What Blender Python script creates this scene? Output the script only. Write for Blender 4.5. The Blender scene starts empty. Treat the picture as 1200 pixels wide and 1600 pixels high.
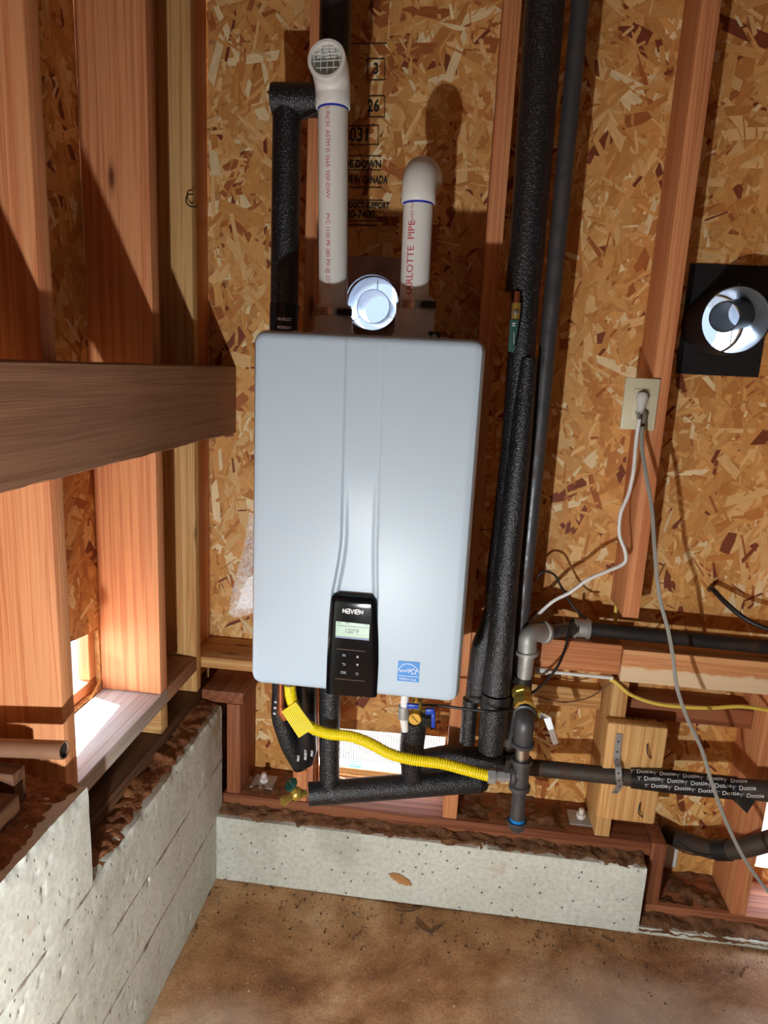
import bpy, bmesh, math, random
from math import sin, cos, pi, radians, sqrt
from mathutils import Vector, noise

scene = bpy.context.scene
COL = scene.collection
random.seed(7)

# ------------------------------------------------------------------ camera, sky, sun, lamp, exposure
CAM = Vector((0.572, -1.59, 1.387))
YAW, PIT, ROL, FPX = radians(5.95), radians(12.0), radians(2.82), 1050.0
_f = Vector((-sin(YAW)*cos(PIT), cos(YAW)*cos(PIT), -sin(PIT)))
_r = Vector((cos(YAW), sin(YAW), 0))
_u = _r.cross(_f)
_r, _u = cos(ROL)*_r + sin(ROL)*_u, -sin(ROL)*_r + cos(ROL)*_u
cd = bpy.data.cameras.new('camera')
cam = bpy.data.objects.new('camera', cd)
COL.objects.link(cam)
cd.sensor_fit = 'VERTICAL'
cd.sensor_height = 24.0
cd.lens = 24.0*FPX/1600
cd.clip_start = 0.02
m = cam.matrix_world.copy()
for i in range(3):
    m[i][0], m[i][1], m[i][2], m[i][3] = _r[i], _u[i], -_f[i], CAM[i]
cam.matrix_world = m
scene.camera = cam

world = bpy.data.worlds.new('sky')
scene.world = world
world.use_nodes = True
bg = world.node_tree.nodes['Background']
bg.inputs['Color'].default_value = (0.66, 0.79, 1.0, 1)
bg.inputs['Strength'].default_value = 13.0

sd = bpy.data.lights.new('sun', 'SUN')
sd.energy = 60
sd.angle = radians(0.53)
sd.color = (1.0, 0.95, 0.88)
sun = bpy.data.objects.new('sun', sd)
COL.objects.link(sun)
sun.rotation_euler = Vector((0.090, -0.030, -0.153)).to_track_quat('-Z', 'Y').to_euler()
sun.location = (-3, 1, 5)

ld = bpy.data.lights.new('hand_torch_light', 'POINT')       # the photographer's torch, held low in front
ld.energy = 56
ld.shadow_soft_size = 0.016
ld.color = (0.95, 0.985, 1.0)
lamp = bpy.data.objects.new('hand_torch_light', ld)
COL.objects.link(lamp)
lamp.location = (0.325, -1.55, 0.60)

scene.view_settings.view_transform = 'Standard'
scene.view_settings.look = 'None'
scene.view_settings.exposure = 0.0
scene.view_settings.gamma = 1.0
scene.view_settings.use_curve_mapping = False


def P(px, py, Y):                     # point of the photograph on the upright plane at depth Y
    d = _f*FPX + _r*(px-600) - _u*(py-800)
    return CAM + d*((Y-CAM.y)/d.y)


# ------------------------------------------------------------------ mesh helpers
WL = {}                               # world origin of each object built


def tag(o, label=None, cat=None, group=None, kind=None):
    if label: o['label'] = label
    if cat: o['category'] = cat
    if group: o['group'] = group
    if kind: o['kind'] = kind
    return o


def empty(name, loc, label=None, cat=None, group=None, kind=None):
    o = bpy.data.objects.new(name, None)
    COL.objects.link(o)
    o.location = loc
    o.empty_display_size = 0.05
    WL[o.name] = Vector(loc)
    return tag(o, label, cat, group, kind)


class MB:
    def __init__(s):
        s.v, s.f, s.uv, s.col = [], [], None, None

    def add(s, vs, fs):
        n = len(s.v)
        s.v += [Vector(v) for v in vs]
        s.f += [tuple(i+n for i in f) for f in fs]
        return s

    def box(s, x0, x1, y0, y1, z0, z1, bev=0.0, seg=2):
        bm = bmesh.new()
        bmesh.ops.create_cube(bm, size=1)
        for v in bm.verts:
            v.co = Vector(((x0+x1)/2+v.co.x*(x1-x0), (y0+y1)/2+v.co.y*(y1-y0), (z0+z1)/2+v.co.z*(z1-z0)))
        if bev:
            bmesh.ops.bevel(bm, geom=bm.edges[:], offset=bev, segments=seg, affect='EDGES', profile=0.5)
        return s.bm(bm)

    def bm(s, bm, fn=None):
        bm.verts.index_update()
        s.add([fn(v.co) if fn else v.co for v in bm.verts], [[v.index for v in f.verts] for f in bm.faces])
        bm.free()
        return s

    def obox(s, c, ax, ay, az, sx, sy, sz, bev=0.0):      # oriented box: centre, axes, sizes
        ax, ay, az = Vector(ax).normalized(), Vector(ay).normalized(), Vector(az).normalized()
        t = MB().box(-sx/2, sx/2, -sy/2, sy/2, -sz/2, sz/2, bev)
        return s.add([Vector(c)+ax*v.x+ay*v.y+az*v.z for v in t.v], t.f)

    def tube(s, pts, r, n=14, cap=True, hollow=None):
        pts = [Vector(p) for p in pts]
        k = len(pts)
        rs = r if isinstance(r, (list, tuple)) else [r]*k
        T = []
        for i in range(k):
            a, b = pts[max(0, i-1)], pts[min(k-1, i+1)]
            T.append((b-a).normalized())
        nrm = T[0].orthogonal().normalized()
        vs, fs = [], []
        for i in range(k):
            nrm = (nrm - T[i]*nrm.dot(T[i])).normalized()
            bi = T[i].cross(nrm)
            for j in range(n):
                a = 2*pi*j/n
                vs.append(pts[i] + (nrm*cos(a)+bi*sin(a))*rs[i])
        for i in range(k-1):
            for j in range(n):
                fs.append((i*n+j, i*n+(j+1) % n, (i+1)*n+(j+1) % n, (i+1)*n+j))
        if cap:
            fs.append(tuple(range(n-1, -1, -1)))
            fs.append(tuple((k-1)*n+j for j in range(n)))
        return s.add(vs, fs)

    def lathe(s, prof, p0, axis, n=24, close=False):      # profile of (t along axis, radius)
        p0, axis = Vector(p0), Vector(axis).normalized()
        a1 = axis.orthogonal().normalized()
        a2 = axis.cross(a1)
        vs, fs = [], []
        k = len(prof)
        for t, r in prof:
            for j in range(n):
                a = 2*pi*j/n
                vs.append(p0+axis*t+(a1*cos(a)+a2*sin(a))*max(r, 1e-5))
        for i in range(k if close else k-1):
            i2 = (i+1) % k
            for j in range(n):
                fs.append((i*n+j, i*n+(j+1) % n, i2*n+(j+1) % n, i2*n+j))
        return s.add(vs, fs)

    def ribbon(s, pts, w, fn):                            # flat stroke in (u, v), mapped by fn
        pts = [Vector((p[0], p[1])) for p in pts]
        k = len(pts)
        vs = []
        for i in range(k):
            a = (pts[i]-pts[i-1]).normalized() if i else (pts[1]-pts[0]).normalized()
            b = (pts[i+1]-pts[i]).normalized() if i < k-1 else a
            t = (a+b)
            t = t.normalized() if t.length > 1e-6 else a
            nn = Vector((-t.y, t.x))*(w/2/max(0.45, sqrt(max(0.2, (1+a.dot(b))/2))))
            vs += [fn(*(pts[i]+nn)), fn(*(pts[i]-nn))]
        return s.add(vs, [(2*i, 2*i+1, 2*i+3, 2*i+2) for i in range(k-1)])

    def grid(s, nu, nv, fn):
        vs = [fn(i/(nu-1), j/(nv-1)) for j in range(nv) for i in range(nu)]
        return s.add(vs, [(j*nu+i, j*nu+i+1, (j+1)*nu+i+1, (j+1)*nu+i) for j in range(nv-1) for i in range(nu-1)])

    def build(s, name, mat, parent=None, smooth=None, origin=None, fixn=True):
        lo = Vector((min(v.x for v in s.v), min(v.y for v in s.v), min(v.z for v in s.v)))
        hi = Vector((max(v.x for v in s.v), max(v.y for v in s.v), max(v.z for v in s.v)))
        c = Vector(origin) if origin else (lo+hi)/2
        me = bpy.data.meshes.new(name)
        me.from_pydata([v-c for v in s.v], [], s.f)
        if s.uv:
            l = me.uv_layers.new(name='uv')
            for p in me.polygons:
                for li, vi in zip(p.loop_indices, p.vertices):
                    l.data[li].uv = s.uv[vi]
        if s.col:
            a = me.color_attributes.new('tint', 'FLOAT_COLOR', 'POINT')
            for i, cc in enumerate(s.col):
                a.data[i].color = cc
        me.materials.append(mat)
        if fixn and not s.uv:
            bm = bmesh.new()
            bm.from_mesh(me)
            bmesh.ops.recalc_face_normals(bm, faces=bm.faces[:])
            bm.to_mesh(me)
            bm.free()
        if smooth:
            me.shade_smooth()
            me.set_sharp_from_angle(angle=radians(smooth))
        me.update()
        o = bpy.data.objects.new(name, me)
        COL.objects.link(o)
        if parent:
            o.parent = parent
            o.location = c-WL[parent.name]
        else:
            o.location = c
        WL[o.name] = c
        return o


def cr(pts, k=8):                     # smooth path through points
    pts = [Vector(p) for p in pts]
    q = [pts[0]*2-pts[1]]+pts+[pts[-1]*2-pts[-2]]
    out = []
    for i in range(1, len(q)-2):
        a, b, c, d = q[i-1:i+3]
        for j in range(k):
            t = j/k
            out.append(0.5*((2*b)+(c-a)*t+(2*a-5*b+4*c-d)*t*t+(3*b-a-3*c+d)*t*t*t))
    out.append(pts[-1])
    return out


def arc(c, r, a0, a1, n=10):
    return [(c[0]+r*cos(a0+(a1-a0)*i/n), c[1]+r*sin(a0+(a1-a0)*i/n)) for i in range(n+1)]


def text(name, s, size, fn, mat, parent, align='LEFT', bold=0.0, sx=1.0, curved=0.0):
    cu = bpy.data.curves.new('t', 'FONT')
    cu.body = s
    cu.size = size
    cu.align_x = align
    cu.align_y = 'CENTER'
    cu.offset = bold
    cu.resolution_u = 3
    o = bpy.data.objects.new('t', cu)
    COL.objects.link(o)
    dg = bpy.context.evaluated_depsgraph_get()
    me = o.evaluated_get(dg).to_mesh()
    b = MB()
    if curved:
        bm = bmesh.new()
        bm.from_mesh(me)
        bmesh.ops.triangulate(bm, faces=bm.faces[:])
        for _ in range(3):
            es = [e for e in bm.edges if e.calc_length() > curved]
            if es: bmesh.ops.subdivide_edges(bm, edges=es, cuts=1)
            bmesh.ops.triangulate(bm, faces=bm.faces[:])
        b.bm(bm, lambda c: fn(c.x*sx, c.y))
    else:
        b.add([fn(v.co.x*sx, v.co.y) for v in me.vertices], [tuple(p.vertices) for p in me.polygons])
    o.evaluated_get(dg).to_mesh_clear()
    bpy.data.objects.remove(o)
    bpy.data.curves.remove(cu)
    return b.build(name, mat, parent, fixn=False)


# ------------------------------------------------------------------ materials
def srgb(r, g, b):
    def f(c):
        c /= 255
        return c/12.92 if c <= 0.04045 else ((c+0.055)/1.055)**2.4
    return (f(r), f(g), f(b), 1)


class NT:
    def __init__(s, name):
        s.m = bpy.data.materials.new(name)
        s.m.use_nodes = True
        s.t = s.m.node_tree
        s.b = s.t.nodes['Principled BSDF']

    def n(s, typ, ins=None, **props):
        nd = s.t.nodes.new('ShaderNode'+typ)
        for k, v in props.items():
            setattr(nd, k, v)
        for k, v in (ins or {}).items():
            if isinstance(v, bpy.types.NodeSocket):
                s.t.links.new(v, nd.inputs[k])
            else:
                nd.inputs[k].default_value = v
        return nd

    def ramp(s, fac, stops):
        r = s.n('ValToRGB', {'Fac': fac})
        e = r.color_ramp.elements
        while len(e) < len(stops):
            e.new(0.5)
        for i, (p, c) in enumerate(stops):
            e[i].position = p
            e[i].color = c if len(c) == 4 else (*c, 1)
        return r.outputs['Color']

    def mix(s, a, b, fac, mode='MIX'):
        nd = s.n('Mix', None, data_type='RGBA', blend_type=mode)
        for k, v in ((0, fac), (6, a), (7, b)):
            if isinstance(v, bpy.types.NodeSocket):
                s.t.links.new(v, nd.inputs[k])
            else:
                nd.inputs[k].default_value = v
        return nd.outputs[2]

    def out(s, color=None, rough=None, metal=None, bump=None, dist=0.002, strength=1.0, spec=None, coat=None):
        b = s.b
        for k, v in (('Base Color', color), ('Roughness', rough), ('Metallic', metal), ('Specular IOR Level', spec), ('Coat Weight', coat)):
            if v is None: continue
            if isinstance(v, bpy.types.NodeSocket): s.t.links.new(v, b.inputs[k])
            else: b.inputs[k].default_value = v
        if bump is not None:
            bn = s.n('Bump', {'Height': bump, 'Distance': dist, 'Strength': strength})
            s.t.links.new(bn.outputs['Normal'], b.inputs['Normal'])
        return s.m


def plain(name, c, rough=0.5, metal=0.0, bump=None, dist=0.0005, spec=None, coat=None, var=0.0):
    t = NT(name)
    col = c
    h = None
    if bump or var:
        tc = t.n('TexCoord').outputs['Object']
        no = t.n('TexNoise', {'Vector': tc, 'Scale': bump or 30, 'Detail': 3.0}).outputs['Fac']
        h = no if bump else None
        if var:
            no2 = t.n('TexNoise', {'Vector': tc, 'Scale': 18.0, 'Detail': 5.0}).outputs['Fac']
            dark = (c[0]*(1-var), c[1]*(1-var), c[2]*(1-var), 1)
            col = t.ramp(no2, [(0.35, dark), (0.65, c)])
    return t.out(col, rough, metal, h, dist, 1.0, spec, coat)


def wood(name, light, dark, axis, rough=0.62, knots=True, line=70.0, pale=None):
    t = NT(name)
    tc = t.n('TexCoord').outputs['Object']
    rnd = t.n('ObjectInfo').outputs['Random']
    off = t.n('VectorMath', {0: (17.0, 31.0, 23.0)}, operation='SCALE')
    t.t.links.new(rnd, off.inputs['Scale'])
    v = t.n('VectorMath', {0: tc, 1: off.outputs[0]}, operation='ADD').outputs[0]

    def mp(al, ac):
        s = [ac, ac, ac]
        s['xyz'.index(axis)] = al
        return t.n('Mapping', {'Vector': v, 'Scale': tuple(s)}).outputs[0]
    big = t.n('TexNoise', {'Vector': mp(0.9, 9), 'Scale': 1.0, 'Detail': 2.0}).outputs['Fac']
    grain = t.n('TexNoise', {'Vector': mp(1.3, line), 'Scale': 1.0, 'Detail': 2.0, 'Distortion': 0.6}).outputs['Fac']
    fine = t.n('TexNoise', {'Vector': mp(9, 420), 'Scale': 1.0, 'Detail': 2.0}).outputs['Fac']
    c = t.ramp(grain, [(0.30, light), (0.47, light), (0.60, dark), (0.70, light)])
    bright = t.ramp(big, [(0.25, (0.84, 0.81, 0.78)), (0.7, (1.05, 1.03, 1.0))])
    c = t.mix(c, bright, 0.8, 'MULTIPLY')
    c = t.mix(c, t.ramp(fine, [(0.3, (0.8, 0.78, 0.76)), (0.7, (1.05, 1.05, 1.05))]), 0.6, 'MULTIPLY')
    tint = t.n('HueSaturation', {'Hue': 0.5, 'Saturation': 1.0, 'Value': t.n('MapRange', {'Value': rnd, 'To Min': 0.86, 'To Max': 1.1}).outputs[0], 'Color': c}).outputs[0]
    c = tint
    if knots:
        vo = t.n('TexVoronoi', {'Vector': mp(3.2, 11), 'Scale': 1.0, 'Randomness': 1.0})
        k = t.ramp(vo.outputs['Distance'], [(0.05, (1, 1, 1)), (0.09, (0.35, 0.35, 0.35)), (0.14, (0, 0, 0))])
        c = t.mix(c, (dark[0]*0.25, dark[1]*0.22, dark[2]*0.2, 1), k)
    if pale:                              # old whitewash left along the lower half of the board
        zz = t.n('SeparateXYZ', {0: tc}).outputs[2]
        nz = t.n('TexNoise', {'Vector': tc, 'Scale': 26.0, 'Detail': 5.0}).outputs['Fac']
        zz = t.n('Math', {0: zz, 1: t.n('Math', {0: nz, 1: 0.03}, operation='MULTIPLY').outputs[0]}, operation='ADD').outputs[0]
        k = t.n('MapRange', {'Value': zz, 'From Min': 0.010, 'From Max': 0.016, 'To Min': 0.8, 'To Max': 0.0}).outputs[0]
        c = t.mix(c, pale, k)
    h = t.n('Math', {0: grain, 1: fine}, operation='ADD').outputs[0]
    return t.out(c, rough, 0, h, 0.0007, 0.7, 0.3)


def woods(name, light, dark, **k):
    return {a: wood(name+'_'+a, light, dark, a, **k) for a in 'xyz'}


FIR = woods('fir', srgb(228, 158, 108), srgb(208, 128, 84), line=95.0)
WASH = woods('whitewashed_fir', srgb(226, 168, 114), srgb(204, 136, 88), pale=srgb(228, 206, 172))
YEL = woods('pale_pine', srgb(222, 178, 118), srgb(196, 140, 84))
OLD = woods('aged_timber', srgb(164, 120, 90), srgb(146, 103, 76), knots=False)
DUSTY_SKYLIT = woods('dusty_skylit_sill', srgb(216, 206, 198), srgb(196, 178, 160), knots=False)  # dusty boards, lightened further to put skylight into the colour
RED = woods('treated_redwood', srgb(160, 100, 68), srgb(124, 70, 46), knots=False)
DIRTY = woods('dirty_plate', srgb(122, 84, 58), srgb(84, 56, 40), knots=False)


def mat_osb():
    t = NT('osb_strands')
    uv = t.n('UVMap', uv_map='uv').outputs[0]
    a = t.n('Attribute', attribute_name='tint').outputs['Color']
    g = t.n('TexNoise', {'Vector': t.n('Mapping', {'Vector': uv, 'Scale': (25.0, 900.0, 1.0)}).outputs[0], 'Scale': 1.0, 'Detail': 3.0}).outputs['Fac']
    c = t.mix(a, t.ramp(g, [(0.3, (0.66, 0.6, 0.52)), (0.62, (1.1, 1.09, 1.07))]), 0.75, 'MULTIPLY')
    return t.out(c, 0.55, 0, g, 0.0006, 0.6, 0.35)


def mat_osb_base():
    t = NT('osb_board')
    tc = t.n('TexCoord').outputs['Object']
    g = t.n('TexNoise', {'Vector': tc, 'Scale': 60.0, 'Detail': 4.0}).outputs['Fac']
    c = t.ramp(g, [(0.3, srgb(158, 106, 62)), (0.6, srgb(206, 156, 98))])
    return t.out(c, 0.7, 0, g, 0.002, 0.8, 0.2)


def mat_concrete():
    t = NT('concrete')
    tc = t.n('TexCoord').outputs['Object']
    big = t.n('TexNoise', {'Vector': tc, 'Scale': 3.2, 'Detail': 6.0, 'Roughness': 0.6}).outputs['Fac']
    fine = t.n('TexNoise', {'Vector': tc, 'Scale': 90.0, 'Detail': 4.0}).outputs['Fac']
    c = t.ramp(big, [(0.28, srgb(168, 165, 148)), (0.45, srgb(208, 209, 196)), (0.7, srgb(224, 226, 214))])
    rust = t.n('TexNoise', {'Vector': tc, 'Scale': 7.0, 'Detail': 5.0}).outputs['Fac']
    c = t.mix(c, srgb(176, 128, 78), t.ramp(rust, [(0.66, (0, 0, 0)), (0.78, (0.7, 0.7, 0.7))]))
    c = t.mix(c, t.ramp(fine, [(0.25, (0.72, 0.72, 0.70)), (0.6, (1.03, 1.03, 1.03))]), 0.7, 'MULTIPLY')
    vo = t.n('TexVoronoi', {'Vector': t.n('Mapping', {'Vector': tc, 'Scale': (40.0, 66.0, 36.0)}).outputs[0], 'Scale': 1.0}).outputs['Distance']
    pits = t.ramp(vo, [(0.06, (0, 0, 0)), (0.13, (1, 1, 1))])
    c = t.mix(c, pits, 0.8, 'MULTIPLY')
    h = t.n('Math', {0: t.n('Math', {0: fine, 1: 0.25}, operation='MULTIPLY').outputs[0], 1: pits}, operation='ADD').outputs[0]
    return t.out(c, 0.85, 0, h, 0.003, 0.8, 0.25)


def mat_dirt(name, a, b, sc=24.0):
    t = NT(name)
    tc = t.n('TexCoord').outputs['Object']
    g = t.n('TexNoise', {'Vector': tc, 'Scale': sc, 'Detail': 8.0, 'Roughness': 0.7}).outputs['Fac']
    g2 = t.n('TexNoise', {'Vector': tc, 'Scale': sc*9, 'Detail': 4.0}).outputs['Fac']
    c = t.ramp(g, [(0.3, a), (0.68, b)])
    c = t.mix(c, t.ramp(g2, [(0.3, (0.55, 0.52, 0.5)), (0.7, (1.15, 1.15, 1.15))]), 0.7, 'MULTIPLY')
    return t.out(c, 0.95, 0, g2, 0.004, 0.8, 0.15)


def mat_floor():
    t = NT('stained_floor')
    tc = t.n('TexCoord').outputs['Object']
    big = t.n('TexNoise', {'Vector': tc, 'Scale': 2.6, 'Detail': 7.0, 'Roughness': 0.62, 'Distortion': 0.5}).outputs['Fac']
    mid = t.n('TexNoise', {'Vector': tc, 'Scale': 14.0, 'Detail': 6.0}).outputs['Fac']
    fine = t.n('TexNoise', {'Vector': tc, 'Scale': 160.0, 'Detail': 3.0}).outputs['Fac']
    c = t.ramp(big, [(0.33, srgb(120, 82, 52)), (0.45, srgb(164, 118, 78)), (0.57, srgb(192, 150, 108)), (0.70, srgb(222, 200, 174))])
    c = t.mix(c, t.ramp(mid, [(0.32, (0.62, 0.55, 0.48)), (0.6, (1.05, 1.05, 1.05))]), 0.7, 'MULTIPLY')
    c = t.mix(c, t.ramp(fine, [(0.28, (0.6, 0.58, 0.55)), (0.5, (1, 1, 1)), (0.78, (1.35, 1.35, 1.35))]), 0.7, 'MULTIPLY')
    pos = t.n('NewGeometry').outputs['Position']
    for cx, cy, r in ((1.05, -0.42, 0.26), (0.18, -0.55, 0.16)):     # pale patches
        dd = t.n('VectorMath', {0: pos, 1: (cx, cy, 0.0)}, operation='DISTANCE').outputs['Value']
        dd = t.n('Math', {0: dd, 1: t.n('Math', {0: big, 1: 0.5}, operation='MULTIPLY').outputs[0]}, operation='SUBTRACT').outputs[0]
        k = t.n('MapRange', {'Value': dd, 'From Min': r-0.36, 'From Max': r-0.16, 'To Min': 0.5, 'To Max': 0.0}).outputs[0]
        c = t.mix(c, srgb(196, 182, 168), k)
    h = t.n('Math', {0: mid, 1: t.n('Math', {0: fine, 1: 0.3}, operation='MULTIPLY').outputs[0]}, operation='ADD').outputs[0]
    return t.out(c, t.ramp(big, [(0.4, (0.8, 0.8, 0.8)), (0.75, (0.5, 0.5, 0.5))]), 0, h, 0.004, 0.7, 0.3)


def mat_foam():
    t = NT('black_foam')
    tc = t.n('TexCoord').outputs['Object']
    g = t.n('TexNoise', {'Vector': tc, 'Scale': 300.0, 'Detail': 2.0}).outputs['Fac']
    return t.out(t.ramp(g, [(0.50, (0.007, 0.008, 0.010)), (0.60, (0.014, 0.015, 0.018)), (0.70, (0.085, 0.09, 0.10))]), 0.34, 0, g, 0.0022, 1.0, 0.7)  # pale specks put the rough skin's sparkle into the colour


def mat_iron(name, c, rough=0.38, rust=0.5):
    t = NT(name)
    tc = t.n('TexCoord').outputs['Object']
    g = t.n('TexNoise', {'Vector': tc, 'Scale': 24.0, 'Detail': 6.0, 'Roughness': 0.65}).outputs['Fac']
    col = t.mix(c, srgb(96, 66, 48), t.ramp(g, [(0.5, (0, 0, 0)), (0.72, (rust, rust, rust))]))
    return t.out(col, t.ramp(g, [(0.4, (rough,)*3), (0.7, (0.75,)*3)]), 0.55, g, 0.0006, 0.5)


M_OSB, M_OSBB = mat_osb(), mat_osb_base()
M_CONC = mat_concrete()
M_SOIL = mat_dirt('soil', srgb(80, 56, 40), srgb(160, 116, 82))
M_SOILR = mat_dirt('red_soil', srgb(96, 58, 38), srgb(178, 120, 80))
M_FLOOR = mat_floor()
M_FOAM = mat_foam()
M_IRON = mat_iron('black_iron', (0.095, 0.098, 0.105, 1), 0.33, 0.55)
M_IRON2 = mat_iron('dusty_black_pipe', (0.035, 0.033, 0.032, 1), 0.5, 0.8)
M_DUSTP = mat_iron('dust_coated_pipe', (0.075, 0.062, 0.052, 1), 0.6, 0.9)
M_MALL = mat_iron('grey_malleable', (0.42, 0.42, 0.40, 1), 0.45, 0.2)
M_WHITE = plain('white_enamel', srgb(181, 198, 211), 0.36, spec=0.3)
M_PVC = plain('white_pvc', srgb(232, 232, 226), 0.32)
M_PVCG = plain('grey_collar_plastic', srgb(222, 214, 210), 0.45)
M_BLUEP = plain('blue_primer', srgb(28, 52, 170), 0.4)
M_BLACKG = plain('black_gloss', (0.004, 0.004, 0.005, 1), 0.12, spec=0.16)
M_BLACK = plain('black_plastic', (0.012, 0.012, 0.013, 1), 0.45)
M_TAPE = plain('black_tape', (0.010, 0.010, 0.012, 1), 0.33)
M_BPAINT = plain('black_painted_steel', (0.014, 0.014, 0.015, 1), 0.42, bump=120, dist=0.0003)
M_BRASS = plain('brass', srgb(216, 186, 92), 0.28, 0.7, var=0.3)
M_COPPER = plain('copper', srgb(204, 130, 92), 0.32, 0.9, var=0.3)
M_STEEL = plain('steel', (0.55, 0.55, 0.56, 1), 0.3, 1.0)
M_GALV = plain('galvanised', (0.62, 0.65, 0.68, 1), 0.38, 0.75, var=0.25)
M_RUSTY = plain('tarnished_sheet', srgb(190, 158, 142), 0.5, 0.1, bump=160, dist=0.0006, var=0.35)
M_YEL = plain('yellow_coating', srgb(240, 214, 12), 0.38)
M_YELC = plain('yellow_cable', srgb(226, 196, 84), 0.45)
M_WCORD = plain('white_cord', srgb(226, 226, 224), 0.45)
M_GCORD = plain('grey_cord', srgb(150, 148, 140), 0.5)
M_BROWN = plain('brown_wire', srgb(110, 74, 48), 0.6)
M_IVORY = plain('ivory_plastic', srgb(214, 208, 178), 0.4)
M_BLUE = plain('blue_plastic', srgb(18, 66, 176), 0.35)
M_GREEN = plain('green_enamel', srgb(12, 70, 60), 0.4)
M_REDINK = plain('red_ink', srgb(196, 44, 58), 0.6)
M_INK = plain('black_ink', (0.018, 0.014, 0.012, 1), 0.7)
M_LCD = plain('lcd', srgb(170, 200, 176), 0.25)
M_LCDD = plain('lcd_dark', srgb(92, 112, 106), 0.3)
M_LCDB = plain('lcd_blue', srgb(94, 112, 160), 0.3)
M_PRINT = plain('white_print', srgb(235, 236, 238), 0.5)
M_KEYS = plain('key_print', srgb(168, 172, 178), 0.5)
M_SKY = plain('sticker_blue', srgb(22, 128, 208), 0.4)
M_TUBE = plain('tan_tube', srgb(150, 112, 86), 0.45, 0.2, var=0.2)
M_BITS = plain('pale_debris', srgb(190, 172, 148), 0.9)
M_DBITS = plain('dark_debris', srgb(86, 60, 42), 0.95)
M_OUT = plain('outdoor_ground', srgb(52, 50, 46), 0.9)
M_DARKW = plain('weathered_grey_boards', srgb(124, 112, 103), 0.85, var=0.2)
M_SIDING = plain('darkened_siding', srgb(84, 92, 104), 0.7)  # albedo kept dark to dim the daylit view through the ducts
M_SIDEW = plain('pale_trim', srgb(150, 156, 164), 0.6)
M_RUSTST = plain('rust_stain', srgb(196, 140, 84), 0.85, var=0.3)
M_SEAM = mat_dirt('form_seam', srgb(120, 88, 62), srgb(206, 200, 184), 60.0)


def mat_bag():
    t = NT('clear_plastic')
    tc = t.n('TexCoord').outputs['Object']
    g = t.n('TexNoise', {'Vector': tc, 'Scale': 55.0, 'Detail': 2.0, 'Distortion': 1.5}).outputs['Fac']
    t.out((0.88, 0.88, 0.86, 1), 0.12, 0, g, 0.006, 1.0, 0.8)
    a = t.n('MapRange', {'Value': g, 'From Min': 0.35, 'From Max': 0.7, 'To Min': 0.10, 'To Max': 0.5}).outputs[0]
    t.t.links.new(a, t.b.inputs['Alpha'])
    return t.m


M_BAG = mat_bag()


# ------------------------------------------------------------------ the setting
TOP = 2.62
XR, YF = 3.4, -4.0


def sheet(name, rect, holes, th, fn, mat, parent):
    """Board with openings: outline and holes in (u, v); fn(u, v, h) gives the point, h = depth behind the face."""
    u0, u1, v0, v1 = rect
    loops = [[(u0, v0), (u1, v0), (u1, v1), (u0, v1)]]+holes
    bm = bmesh.new()
    edges = []
    for lp in loops:
        vs = [bm.verts.new((p[0], p[1], 0)) for p in lp]
        edges += [bm.edges.new((vs[i], vs[(i+1) % len(vs)])) for i in range(len(vs))]
    bmesh.ops.triangle_fill(bm, use_beauty=True, use_dissolve=False, edges=edges, normal=(0, 0, 1))
    bm.verts.index_update()
    vs = [v.co.copy() for v in bm.verts]
    fs = [[v.index for v in f.verts] for f in bm.faces]
    bm.free()
    n = len(vs)
    b = MB()
    b.add([fn(v.x, v.y, 0) for v in vs]+[fn(v.x, v.y, th) for v in vs], fs+[[i+n for i in reversed(f)] for f in fs])
    k = 0
    for lp in loops:
        L = len(lp)
        b.f += [(k+i, k+(i+1) % L, n+k+(i+1) % L, n+k+i) for i in range(L)]
        k += L
    return b.build(name, mat, parent)


def circle(cx, cz, r, n=32):
    return [(cx+r*cos(2*pi*i/n), cz+r*sin(2*pi*i/n)) for i in range(n)]


def inside(p, poly):
    c = False
    for i in range(len(poly)):
        (x0, y0), (x1, y1) = poly[i], poly[i-1]
        if (y0 > p[1]) != (y1 > p[1]) and p[0] < (x1-x0)*(p[1]-y0)/(y1-y0)+x0:
            c = not c
    return c


FLAKE = [(srgb(226, 170, 102), 34), (srgb(214, 154, 86), 32), (srgb(236, 194, 132), 18), (srgb(202, 136, 72), 17),
         (srgb(176, 104, 56), 6), (srgb(132, 68, 42), 4.5), (srgb(244, 222, 176), 6)]


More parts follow.
